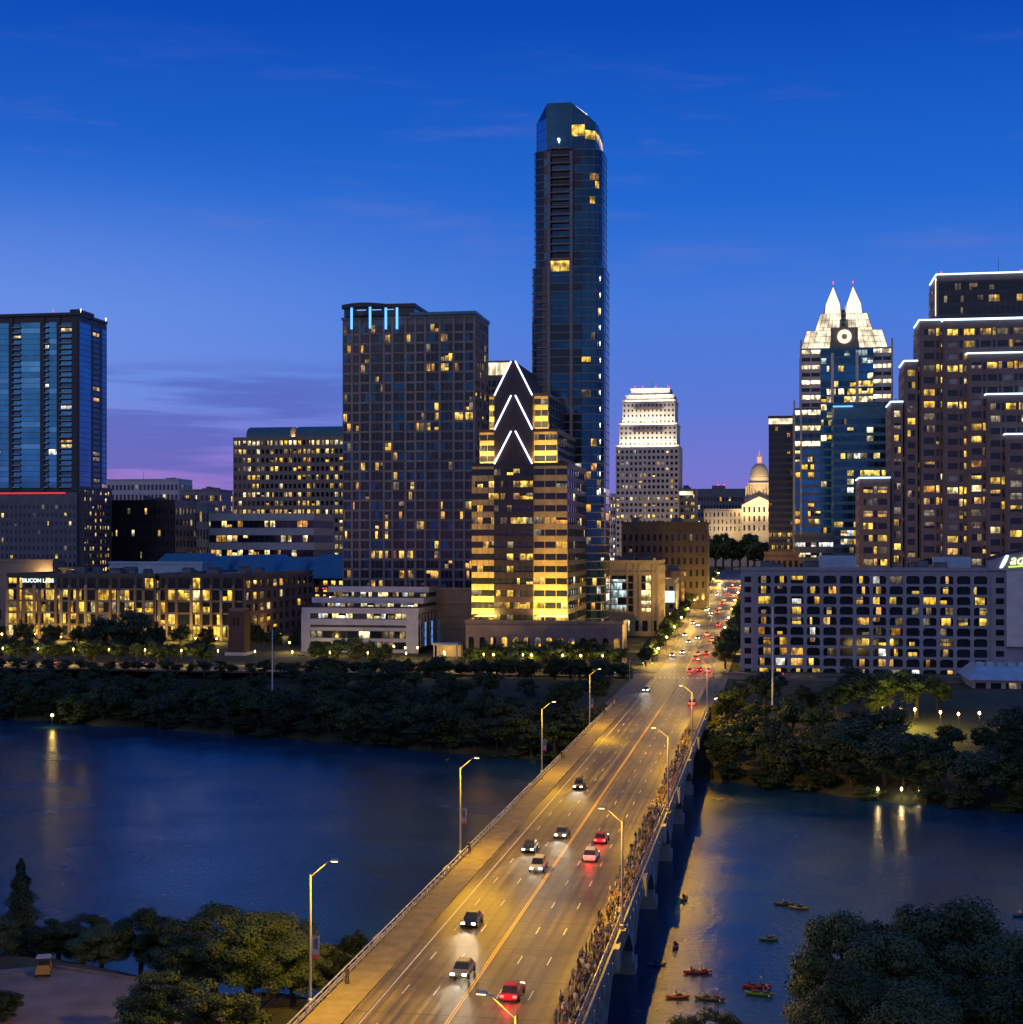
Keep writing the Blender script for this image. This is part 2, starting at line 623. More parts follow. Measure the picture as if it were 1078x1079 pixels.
class Bld:
    """a building: an Empty at its front corner, x along the front, y away from the river, z up from the ground"""

    def __init__(s, name, label, cat, u, v, z=None, rot=0.0, group=None):
        s.u, s.v = u, v
        s.z = gz(v) if z is None else z
        s.e = thing(name, label, cat, W(u, v, s.z), -A + rot, group)
        s.win = []
        s.wall = MB()
        s.parts = {}

    def x(s, px, dv=0.0):
        return U(px, s.v + dv) - s.u

    def h(s, py, x=0.0, dv=0.0):
        return Z(py, s.u + x, s.v + dv) - s.z

    def P(s, name):
        """a mesh part collected by name"""
        if name not in s.parts:
            s.parts[name] = MB()
        return s.parts[name]

    def T(s, ox, oy, ang):
        c, n = math.cos(ang), math.sin(ang)
        return lambda t, d, z: (ox + t * c + d * n, oy + t * n - d * c, z)

    def facade(s, ox, oy, ang, L, z0, z1, cols, rows, fw, fh, key, pier='grey_stone', span=None, proud=0.35, fillet=0.0, inset=0.06, pp=0.04):
        T = s.T(ox, oy, ang)
        span = span or pier
        pw, rh = L / cols, (z1 - z0) / rows
        mb = s.wall
        if fw < 1:
            for c in range(cols + 1):
                hw = pw * (1 - fw) / 2
                a, e = max(0, c * pw - hw), min(L, c * pw + hw)
                mb.box(a, e, 0, proud, z0, z1, pier, T=lambda x, y, z: T(x, y, z))
        if fh < 1:
            for r in range(rows + 1):
                hh = rh * (1 - fh) / 2
                a, e = max(z0, z0 + r * rh - hh), min(z1, z0 + r * rh + hh)
                mb.box(0.01, L - 0.01, 0, proud - pp, a, e, span, T=lambda x, y, z: T(x, y, z))
        ww, wh = pw * fw, rh * fh
        for c in range(cols):
            for r in range(rows):
                k = key(c, r)
                if not k:
                    continue
                t, zc = (c + 0.5) * pw, z0 + (r + 0.5) * rh
                s.win.append((T(t, inset, zc), ang, ww, wh, k))
                if fillet:
                    q = fillet
                    d = proud - pp - 0.02
                    for sg in (-1, 1):
                        e = t + sg * ww / 2
                        zt, zb = zc + wh / 2, zc - wh / 2
                        mb.face([T(e, d, zt), T(e - sg * q, d, zt), T(e - sg * q * 0.3, d, zt - q * 0.3), T(e, d, zt - q)], pier)
                        mb.face([T(e, d, zb), T(e - sg * q * 0.4, d, zb), T(e, d, zb + q * 0.4)], pier)

    def pane(s, ox, oy, ang, t0, t1, z0, z1, key, d=0.06):
        T = s.T(ox, oy, ang)
        s.win.append((T((t0 + t1) / 2, d, (z0 + z1) / 2), ang, t1 - t0, z1 - z0, key))

    def beacon(s, x, y, z, m='beacon_red', r=0.35):
        mb = MB()
        mb.lathe([(r * 0.3, 0), (r * 0.3, 0.8), (r, 1.0), (r, 1.5), (r * 0.4, 1.8)], m, n=8)
        part('beacon', mb.mesh('beacon'), s.e, (x, y, z))

    def done(s):
        s.wall.build('wall', s.e)
        for k, mb in s.parts.items():
            mb.build(k, s.e)
        new = []
        for (p, ang, w_, h_, k) in s.win:
            if k.startswith('lit') and w_ < 7 and R.random() < 0.5:
                f = R.choice((0.4, 0.55, 0.7))
                c, n = math.cos(ang), math.sin(ang)
                if R.random() < 0.5:      # blind part of the way down
                    lo = R.random() < 0.75
                    ha = h_ * f
                    zl, zd = (p[2] - h_ / 2 + ha / 2, p[2] + ha / 2) if lo else (p[2] + h_ / 2 - ha / 2, p[2] - ha / 2)
                    new.append(((p[0], p[1], zl), ang, w_, ha, k))
                    new.append(((p[0], p[1], zd), ang, w_, h_ - ha, R.choice(('dark_window', 'lit_dim'))))
                else:                     # curtain drawn from one side
                    sg = R.choice((-1, 1))
                    wa = w_ * f
                    o1, o2 = sg * (w_ - wa) / 2, -sg * wa / 2
                    new.append(((p[0] + c * o1, p[1] + n * o1, p[2]), ang, wa, h_, k))
                    new.append(((p[0] + c * o2, p[1] + n * o2, p[2]), ang, w_ - wa, h_, 'dark_window'))
            else:
                new.append((p, ang, w_, h_, k))
        s.win = new
        # every window its own part, the hundred largest; beyond that one part for the rest
        ws = sorted(s.win, key=lambda t: (-round(t[2] * t[3], 1), 0 if t[4].startswith('lit') else 1, -t[0][2]))
        for (p, ang, w_, h_, k) in ws[:99]:
            part('window', window_mesh(w_, h_, k), s.e, p, ang)
        rest = ws[99:]
        if rest:
            mb = MB()
            for (p, ang, w_, h_, k) in rest:
                c, n = math.cos(ang) * w_ / 2, math.sin(ang) * w_ / 2
                mb.face([(p[0] - c, p[1] - n, p[2] - h_ / 2), (p[0] + c, p[1] + n, p[2] - h_ / 2), (p[0] + c, p[1] + n, p[2] + h_ / 2), (p[0] - c, p[1] - n, p[2] + h_ / 2)], k)
            o = mb.build('window', s.e)
            add_uv(o.data)
            o['kind'] = 'stuff'
        return s.e


def pick(p, lit=(('lit_yellow', 3), ('lit_pale', 2), ('lit_orange', 1), ('lit_dim', 2)), dark='dark_window'):
    if R.random() < p:
        return R.choices([k for k, _ in lit], [q for _, q in lit])[0]
    return dark


E90, W90 = PI / 2, -PI / 2

# ------------------------------------------------------------------ terrain
NS = [(-400, 485), (-300, 470), (-209, 447), (-100, 415), (-31, 386), (20, 358), (46, 341), (80, 329), (300, 300), (500, 290)]
SS = [(-400, 230), (-150, 215), (-75, 195), (-12, 176), (20, 162), (45, 166), (75, 182), (200, 185), (400, 190)]


def height(u, v):
    s0 = lerp_tab(SS, u) + 2.5 * math.sin(u * 0.21) + 1.5 * math.sin(u * 0.53 + 1)
    n0 = lerp_tab(NS, u) + 2.5 * math.sin(u * 0.17 + 2) + 1.5 * math.sin(u * 0.41)
    if v < s0 - 25:
        return 7.0
    if v < s0 + 6:
        return 7 - 9.0 * sm((v - s0 + 25) / 31)
    if v < n0 - 6:
        return -2.0
    h = -2 + 4.5 * sm((v - n0 + 6) / 14) + 9.5 * sm((v - n0) / 90)
    h = min(h, 12.0)
    if v > 505:
        h = max(h, gz(v))
    k = 1 - sm((abs(u) - 15) / 22)
    if v > 398:
        h = h + (max(h, gz(v)) - h) * k * sm((v - 398) / 12)
    return h


def terrain():
    us = sorted(set([-6000, -3000, -1500, -900, -650] + [-500 + 10 * i for i in range(40)] + [-100 + 5 * i for i in range(51)] + [150 + 15 * i for i in range(18)] + [420 + 60 * i for i in range(4)] + [900, 1500, 3000, 6000]))
    vs = sorted(set([-3000, -500, -100, 0, 60] + [100 + 5 * i for i in range(85)] + [525, 560, 600, 660, 720, 800, 900, 1050, 1200, 1500, 1900, 2600, 4000, 7000, 14000]))
    mb = MB()
    mb.v = [(u, v, height(u, v) - (0.3 if v > 482 or (v > 396 and abs(u) < 42) else 0)) for v in vs for u in us]
    n = len(us)
    k = mb.mi('ground')
    for j in range(len(vs) - 1):
        for i in range(n - 1):
            mb.f.append((j * n + i, j * n + i + 1, (j + 1) * n + i + 1, (j + 1) * n + i)); mb.m.append(k)
    struct(mb, 'ground', smooth=True)


terrain()
mb = MB()
mb.face([(-2500, 90, 0), (2500, 90, 0), (2500, 560, 0), (-2500, 560, 0)], 'river_water')
struct(mb, 'river')


def strip(mb, u0, u1, vs, dz, m, zf=gz):
    for a, e in zip(vs, vs[1:]):
        mb.face([(u0, a, zf(a) + dz), (u1, a, zf(a) + dz), (u1, e, zf(e) + dz), (u0, e, zf(e) + dz)], m)


vs_b = [40, 120, 200, 280, 360, 407]
vs_n = [407, 460, 510, 560, 620, 700, 800, 900, 1000, 1100, 1200, 1350, 1500]
mb = MB(); strip(mb, -8.7, 9.5, vs_b + vs_n[1:], 0.0, 'asphalt'); struct(mb, 'avenue_road')
mb = MB()
for u0, u1 in ((-300, -8.7), (9.5, 300)):
    mb.face([(u0, 494, 12.0), (u1, 494, 12.0), (u1, 508, 12.0), (u0, 508, 12.0)], 'asphalt')
struct(mb, 'cross_road')
mb = MB()
for u0, u1 in ((-15, -8.7), (9.5, 15)):
    mb.box(u0, u1, 409, 494, 11.6, 12.14, 'pavement')
    strip(mb, u0, u1, [508] + vs_n[3:], 0.14, 'pavement')
for u0, u1 in ((-300, -15.02), (15.02, 300)):
    mb.box(u0, u1, 508, 513, 11.5, 12.14, 'pavement')
    mb.box(u0, u1, 490, 494, 11.5, 12.14, 'pavement')
struct(mb, 'pavement')
# markings
mb = MB()
for off in (0.28, 0.52):
    strip(mb, off, off + 0.13, [40, 120, 200, 280, 360, 407, 488], 0.006, 'yellow_paint')
for u0 in (-2.65, -5.7, 3.45, 6.5):
    v = 50
    while v < 486:
        mb.face([(u0, v, 12.006), (u0 + 0.13, v, 12.006), (u0 + 0.13, v + 3, 12.006), (u0, v + 3, 12.006)], 'white_paint')
        v += 12
strip(mb, -7.3, -7.18, [40, 120, 200, 280, 360, 407, 488], 0.006, 'white_paint')
for k in range(12):
    u0 = -8.2 + k * 1.48
    mb.face([(u0, 489, 12.006), (u0 + 0.6, 489, 12.006), (u0 + 0.6, 492.5, 12.006), (u0, 492.5, 12.006)], 'white_paint')
for v in (520, 600, 700):
    for k in range(2):
        strip(mb, 0.28 + 0.24 * k, 0.40 + 0.24 * k, [v, v + 70], 0.006, 'yellow_paint')
struct(mb, 'lane_markings')

# ------------------------------------------------------------------ bridge
br = thing('bridge', 'long concrete arch bridge carrying the avenue over the river', 'bridge', W(0, 40, 0), -A)
Lb = 370.0
mb = MB()
mb.box(-8.72, 9.52, 0, Lb - 2, 11.0, 11.97, 'concrete')
mb.box(-12.5, -8.72, 0, Lb - 2, 11.0, 12.16, 'pavement')
mb.box(9.52, 12.5, 0, Lb - 2, 11.0, 12.16, 'pavement')
mb.build('deck', br)
for sg, nm in ((-12.62, 'fascia'), (12.62, 'fascia')):
    mb = MB()
    x0, x1 = (sg - 0.12, sg + 0.1) if sg < 0 else (sg - 0.1, sg + 0.12)
    mb.box(x0, x1, 0, Lb - 2, 9.7, 12.4, 'concrete')
    k = 0
    for i in range(int(Lb / 4)):
        mb.box(sg - 0.3 if sg < 0 else sg + 0.13, sg - 0.13 if sg < 0 else sg + 0.32, i * 4 + 1, i * 4 + 1.5, 10.2, 11.6, 'concrete')
    mb.build(nm, br)
piers = [20 + 35 * i for i in range(10)]
for v in piers:
    mb = MB()
    mb.box(-11.5, 11.5, v - 1.6, v + 1.6, -3, 10.9, 'concrete')
    mb.box(-11.9, 11.9, v - 1.9, v + 1.9, -3, 1.6, 'concrete')
    for sg in (-1, 1):
        mb.box(sg * 12.75 if sg > 0 else -13.3, 13.3 if sg > 0 else -12.75, v - 1.1, v + 1.1, 9.9, 12.38, 'concrete')
    mb.build('pier', br)
for a, e in zip(piers, piers[1:]):
    for uu in (-11, 0, 11):
        mb = MB()
        n = 14
        for k in range(n):
            t0, t1 = k / n, (k + 1) / n
            y0, y1 = a + 1.6 + (e - a - 3.2) * t0, a + 1.6 + (e - a - 3.2) * t1
            z0, z1 = 2.5 + 7.2 * math.sin(PI * (0.02 + 0.96 * t0)), 2.5 + 7.2 * math.sin(PI * (0.02 + 0.96 * t1))
            mb.hexa([(uu - 0.7, y0, z0), (uu + 0.7, y0, z0), (uu + 0.7, y1, z1), (uu - 0.7, y1, z1),
                     (uu - 0.7, y0, z0 + 1.1), (uu + 0.7, y0, z0 + 1.1), (uu + 0.7, y1, z1 + 1.1), (uu - 0.7, y1, z1 + 1.1)], 'concrete')
        mb.build('arch', br)
for sg in (-1, 1):
    mb = MB()
    x = 12.3 * sg
    for z in (12.45, 12.8, 13.2):
        mb.tube((x, 0, z), (x, Lb - 2, z), 0.05 if z < 13 else 0.08, 0.05 if z < 13 else 0.08, 'galvanised', 6)
    v = 1.0
    while v < Lb - 3:
        mb.box(x - 0.07, x + 0.07, v - 0.07, v + 0.07, 12.16, 13.2, 'galvanised')
        v += 2.4
    mb.build('railing', br)

AMB = (1.0, 0.50, 0.0)


def bridge_lamp(u, v, sg, label, banner, power=31000):
    """sg +1: arm reaches towards +u"""
    t = thing('street_lamp', label, 'street lamp', W(u, v, 12.4), -A, 'street lamps along the bridge')
    H = 12.0
    mb = MB(); mb.hexa([(-0.1, -0.35, -2.2), (0.1, -0.35, -2.2), (0.1, 0.35, -2.2), (-0.1, 0.35, -2.2), (-0.42, -0.6, -0.004), (0.42, -0.6, -0.004), (0.42, 0.6, -0.004), (-0.42, 0.6, -0.004)], 'concrete'); mb.build('bracket', t)
    mb = MB(); mb.lathe([(0.28, 0), (0.28, 0.5), (0.15, 0.6), (0.10, H)], 'galvanised', n=8); mb.build('pole', t)
    mb = MB()
    mb.tube((0, 0, H - 0.2), (sg * 1.7, 0, H + 1.25), 0.075, 0.06, 'galvanised', 6)
    mb.tube((sg * 1.7, 0, H + 1.25), (sg * 2.0, 0, H + 1.35), 0.06, 0.05, 'galvanised', 6)
    mb.build('arm', t)
    mb = MB(); mb.frustum((sg * 2.3 - 0.4, sg * 2.3 + 0.4, -0.17, 0.17), (sg * 2.3 - 0.3, sg * 2.3 + 0.3, -0.1, 0.1), H + 1.3, H + 1.48, 'galvanised')
    hd = mb.build('lamp_head', t)
    mb = MB(); mb.box(sg * 2.3 - 0.3, sg * 2.3 + 0.3, -0.12, 0.12, H + 1.25, H + 1.297, 'lamp_amber'); mb.build('lens', hd)
    lamp('SPOT', 'lamp_light', (sg * 2.3, 0, H + 1.15), power, AMB, t, (0, 0, 0), radius=0.10, spot=math.radians(165), blend=0.35)
    if banner:
        mb = MB()
        mb.box(sg * 0.15, sg * 0.85, -0.02, 0.02, 4.6, 6.4, 'curtain')
        mb.box(sg * 0.15, sg * 0.85, -0.026, 0.026, 4.2, 4.598, 'banner_red')
        mb.box(sg * 0.3, sg * 0.72, -0.024, 0.024, 5.1, 6.1, 'banner_blue')
        mb.box(sg * 0.05, sg * 0.85, -0.03, 0.03, 6.402, 6.45, 'dark_metal')
        mb.build('banner', t)
    return t


mat('banner_red', (0.5, 0.08, 0.06), 0.8)
mat('banner_blue', (0.10, 0.10, 0.16), 0.8)
whichs = ['nearest', 'second nearest', 'third nearest', 'farthest']
for i, v in enumerate((140.0, 208, 282, 356)):
    bridge_lamp(-12.85, v, 1, f'tall grey street lamp with a banner beside the empty walkway, {whichs[i]} of four', True)
for i, v in enumerate((102.0, 172, 246, 318, 390)):
    bridge_lamp(12.85, v, -1, f'tall bare street lamp rising from the crowded walkway, {["nearest", "second nearest", "third nearest", "second farthest", "farthest"][i]} of five', False)

exec_after = []

# ------------------------------------------------------------------ buildings
def box_core(B, x0, x1, y0, y1, z0, z1, m, roof='roof_membrane'):
    B.wall.box(x0, x1, y0, y1, z0, z1, m)
    B.P('roof').box(x0 + 0.5, x1 - 0.5, y0 + 0.5, y1 - 0.5, z1, z1 + 0.25, roof)
    B.P('roof').box(x0 - 0.4, x1 + 0.4, y0 - 0.4, y0 + 0.1, z1 + 0.004, z1 + 1.1, m)
    B.P('roof').box(x1 - 0.1, x1 + 0.4, y0 + 0.1, y1, z1 + 0.004, z1 + 1.1, m)
    B.P('roof').box(x0 - 0.4, x0 + 0.1, y0 + 0.1, y1, z1 + 0.004, z1 + 1.1, m)


def rooftop(B, x0, x1, y0, y1, z, n=4, m='slate_panel'):
    """mechanical boxes, each a part"""
    for _ in range(n):
        w_, d_, h_ = R.uniform(2.5, 6), R.uniform(2.5, 5), R.uniform(1.5, 3.5)
        x, y = R.uniform(x0, max(x0 + 0.1, x1 - w_)), R.uniform(y0, max(y0 + 0.1, y1 - d_))
        mb = MB()
        mb.box(x, x + w_, y, y + d_, z + 0.26, z + h_, m)
        mb.box(x + 0.3, x + w_ - 0.3, y + 0.3, y + d_ - 0.3, z + h_ + 0.003, z + h_ + 0.4, 'dark_panel')
        mb.build('plant_room', B.e)


def hotel_tower():
    V = 705
    u0, u1 = U(-70, V), U(82, V)
    B = Bld('glass_tower', 'blue glass residential tower with dark balcony stripes above a red lit line', 'tower', u0, V)
    w_ = u1 - u0
    d = VS(112, u1) - V
    H, hp = B.h(331, w_), B.h(517, w_)
    B.wall.box(0.3, w_ - 0.3, 0.3, d, 0, H - 0.5, 'dark_panel')
    rows = 30
    rh = (H - 5 - hp) / rows
    cuts = [(-70, -52, 'g'), (-52, -40, 'b'), (-40, -14, 'g'), (-14, 0, 'b'), (0, 9.5, 'g'), (9.5, 13.5, 'k'), (13.5, 22, 'b'), (22, 42.5, 'g'), (42.5, 47, 'k'), (47, 51.5, 'b'), (51.5, 60, 'g'), (60, 63.5, 'k'), (63.5, 76, 'b'), (76, 82, 'k')]
    for a, e, k in cuts:
        xa, xe = B.x(a), B.x(e)
        if k == 'k':
            B.wall.box(xa, xe, -0.4, 0.29, hp, H - 1, 'dark_panel')
            continue
        for r in range(rows):
            z0, z1 = hp + 1.5 + r * rh, hp + 1.5 + (r + 1) * rh
            if k == 'g':
                key = 'blue_glass' if R.random() > 0.035 else R.choice(['lit_orange', 'lit_dim', 'lit_white'])
                B.pane(0, 0.3, 0, xa, xe, z0 + 0.12, z1 - 0.12, 'pale_blue_glass' if key == 'blue_glass' and R.random() < 0.12 else key, 0.25)
            else:
                key = pick(0.10, (('lit_pale', 2), ('lit_orange', 2), ('lit_white', 1), ('lit_dim', 3)), R.choice(['blue_glass', 'blue_glass', 'deep_glass']))
                B.pane(0, 0.3, 0, xa + 0.3, xe - 0.2, z0 + 0.7, z1 - 0.55, key, 0.05)
                mb = MB()
                mb.box(xa, xe, -1.0, 0.29, z0 - 0.12, z0 + 0.12, 'dark_panel')
                mb.box(xa, xe, -1.0, -0.93, z0 + 0.12, z0 + 0.55, 'pale_metal')
                if xa > B.x(-5):
                    mb.build('balcony', B.e)
                else:
                    B.P('far_balcony').v  # outside the frame: kept with the wall
        if k == 'g':
            for r in range(rows + 1):
                B.wall.box(xa, xe, -0.02, 0.28, hp + 1.5 + r * rh - 0.1, hp + 1.5 + r * rh + 0.1, 'slate_panel')
    B.parts.pop('far_balcony', None)
    # side towards the avenue
    B.wall.box(w_ - 0.29, w_ + 0.3, 0.0, d, 0, H - 0.9, 'dark_panel')
    for r in range(rows):
        z0, z1 = hp + 1.5 + r * rh, hp + 1.5 + (r + 1) * rh
        B.pane(w_ + 0.3, 0, E90, 1, d * 0.42, z0 + 0.12, z1 - 0.12, 'blue_glass' if R.random() > 0.03 else 'lit_white', 0.1)
        B.pane(w_ + 0.3, 0, E90, d * 0.5, d * 0.72, z0 + 0.6, z1 - 0.5, pick(0.2, (('lit_orange', 1), ('lit_dim', 3)), 'deep_glass'), 0.1)
        B.pane(w_ + 0.3, 0, E90, d * 0.82, d * 0.98, z0 + 0.2, z1 - 0.2, pick(0.06, dark='blue_glass'), 0.1)
    # roof cap and podium
    B.P('roof').prism([(-0.5, -0.8), (w_ + 0.6, -0.8), (w_ + 0.6, d + 0.3), (-0.5, d + 0.3)], H - 0.49, H + 0.9, 'dark_panel')
    B.P('roof').box(B.x(74), B.x(84), -0.4, d * 0.5, H + 0.91, H + 2.4, 'dark_panel')
    for x, y in ((B.x(56), 0), (B.x(84), 1), (B.x(81), 2), (w_ + 0.2, d - 1)):
        B.beacon(x, y, H + 0.9, 'beacon_white' if y else 'beacon_red', 0.28)
    wp = B.x(85)
    B.P('podium').box(-2, wp, -4.0, 0.29, 0, hp - 1, 'slate_panel')
    B.P('podium').box(wp - 0.01, wp + 3, -3.0, d * 0.9, 0, hp + 2, 'dark_panel')
    mb = MB(); mb.box(-2, B.x(73), -4.5, -4.05, hp - 1.6, hp - 0.9, 'neon_red'); mb.build('light_strip', B.e)
    B.facade(-2, -4.0, 0, wp + 2, 4, hp - 6, 34, 13, 0.5, 0.5, lambda c, r: pick(0.14, (('lit_yellow', 4), ('lit_pale', 2), ('lit_dim', 3)), 'black_glass'), 'slate_panel', proud=0.2)
    B.facade(wp + 3, -3.0, E90, d * 0.9, 8, hp + 1, 10, 16, 0.55, 0.5, lambda c, r: pick(0.25 + 0.3 * (c > 5), dark='black_glass'), 'dark_panel', proud=0.2)
    B.done()


def barrel_office():
    V = 960
    u0, u1 = U(246, V), U(362, V)
    B = Bld('office_block', 'beige office block under two dark barrel vault roofs with many lit windows', 'office building', u0, V)
    w_ = u1 - u0
    d = 40
    H = B.h(462, w_ / 2)
    box_core(B, 0, w_, 0, d, 0, H, 'beige_stone')
    P_ = lambda c, r: ('lit_pale' if r == 16 and R.random() < 0.8 else pick([0.85, 0.8, 0.8, 0.85, 0.9, 0.5, 0.85, 0.5, 0.85, 0.35, 0.5, 0.5, 0.6, 0.45, 0.3, 0.5, 0.8][min(r, 16)]))
    B.facade(0, 0, 0, w_, 3, H, 24, 17, 0.62, 0.52, P_, 'beige_stone')
    B.facade(w_, 0, E90, d, 3, H, 10, 17, 0.62, 0.52, P_, 'beige_stone')
    for a, e in ((255, 301), (307, 358)):
        xa, xe = B.x(a), B.x(e)
        prof = []
        n = 10
        hh = B.h(449, w_ / 2) - H
        for k in range(n + 1):
            t = PI * k / n
            prof.append((d * 0.5 - 12 * math.cos(t), H + 1.0 + hh * math.sin(t) ** 0.7))
        mb = MB()
        for (y0, z0), (y1, z1) in zip(prof, prof[1:]):
            mb.face([(xa, y0, z0), (xe, y0, z0), (xe, y1, z1), (xa, y1, z1)], 'teal_roof')
        mb.face([(xa, y, z) for y, z in prof][::-1], 'beige_stone')
        mb.face([(xe, y, z) for y, z in prof], 'beige_stone')
        mb.build('vault_roof', B.e, True)
        lamp('AREA', 'vault_light', (xe + 1.5, d / 2 - 3, H + 1.5), 900, (1, 0.8, 0.45), B.e, (0, math.radians(150), 0), (2, 8))
    B.done()


def condo_tower():
    V = 620
    u0, u1 = U(361, V), U(500, V)
    B = Bld('apartment_tower', 'grey apartment tower with a grid of windows and blue lit curved crown', 'tower', u0, V)
    w_ = u1 - u0
    d = VS(514, u1) - V
    H = B.h(334, w_)
    box_core(B, 0, w_, 0, d, 0, H, 'slate_panel')
    rows = 31
    cells = [3.0, 2.4, 3.2, 4.2, 2.6, 4.0, 3.0, 3.0, 4.4, 4.2, 3.2, 3.0]  # bay rhythm
    tot = sum(cells)
    x = 0.0
    rh = (H - 6) / rows
    cell_lit = (('lit_orange', 4), ('lit_yellow', 3), ('lit_dim', 4))
    balc = []
    for i, c in enumerate(cells):
        xa, xe = x * w_ / tot, (x + c) * w_ / tot
        x += c
        rec = i in (3, 8, 9, 5)
        B.wall.box(xe - 0.45, xe + 0.45, -0.55, 0.0, 0, H, 'slate_stone')
        for r in range(rows):
            z0 = 4 + r * rh
            n = 3 if c > 4 else 2
            p = 0.15 + (0.24 if r < 8 and i >= 8 else 0) + (0.16 if i in (3, 5, 8) else 0)
            ww = (xe - xa - 1.0) / n
            on = R.random() < p
            for k in range(n):
                key = pick(0.55 if on else 0.03, cell_lit, R.choice(['dark_window', 'dark_window', 'deep_glass', 'black_glass', 'black_glass']))
                B.pane(0, 0, 0, xa + 0.5 + k * ww, xa + 0.5 + (k + 1) * ww - 0.2, z0 + 0.55, z0 + rh - 0.5, key)
            B.wall.box(xa + 0.46, xe - 0.46, -0.30, 0.0, z0 - 0.45, z0 + 0.45, 'slate_stone' if not rec else 'slate_panel')
            if rec or i in (2, 7):
                if r % 2 == 0 or not rec:
                    mb = MB(); mb.box(xa + 0.8, xe - 0.8, -0.9, -0.31, z0 - 0.1, z0 + 0.25, 'curtain' if not rec else 'slate_stone'); balc.append(mb)
    B.facade(w_, 0, E90, d, 4, H, 6, rows, 0.7, 0.62, lambda c, r: pick(0.05, dark=R.choice(['dark_window', 'curtain', 'black_glass'])), 'beige_stone')
    for mb in balc[:100]:
        mb.build('balcony', B.e)
    for mb in balc[100:]:
        pass
    # flat roof slab at the right, curved pavilion with blue columns at the left
    B.P('roof').box(B.x(432), w_ + 0.8, -1.2, d + 1, H + 1.2, H + 2.4, 'blue_metal')
    xa, xe = B.x(363), B.x(437)
    zc = B.h(350, 0)
    zt = B.h(326, 0)
    poly = [(xa, -0.5)] + [(xa + (xe - xa) * 0.62 * k / 8, -0.5 - 4.0 * math.sin(PI * k / 8)) for k in range(1, 8)] + [(xa + (xe - xa) * 0.62, -0.5), (xe, -0.4), (xe, d * 0.8), (xa, d * 0.8)]
    B.P('crown').prism(poly, H + 1.3, zt, 'dark_window', 'roof_membrane')
    big = [(px_ * 1.04 - 0.8, y * 1.25 - 1.0) for px_, y in poly]
    B.P('crown_roof').prism(big, zt + 0.01, zt + 1.6, 'dark_panel')
    for px in (373, 393, 407.5, 419):
        xx = B.x(px)
        t = max(0, min(1, (xx - xa) / ((xe - xa) * 0.62)))
        yy = -0.9 - 4.0 * math.sin(PI * t)
        mb = MB(); mb.box(xx - 0.45, xx + 0.45, yy - 0.35, yy, zc + 0.6, zt, 'neon_blue'); mb.build('lit_column', B.e)
    for px in (384, 400, 413):
        xx = B.x(px)
        mb = MB(); mb.box(xx - 2.0, xx + 2.0, -4.9, -4.6, zt - 1.4, zt - 1.2, 'neon_blue'); mb.build('lit_beam', B.e)
    B.done()


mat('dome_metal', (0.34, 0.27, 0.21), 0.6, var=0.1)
mat('umber_stone', (0.075, 0.055, 0.05), 0.8, var=0.25)
mat('garage_paint', (0.40, 0.40, 0.50), 0.75, var=0.15)
mat('slate_stone', (0.21, 0.19, 0.20), 0.75, var=0.2)


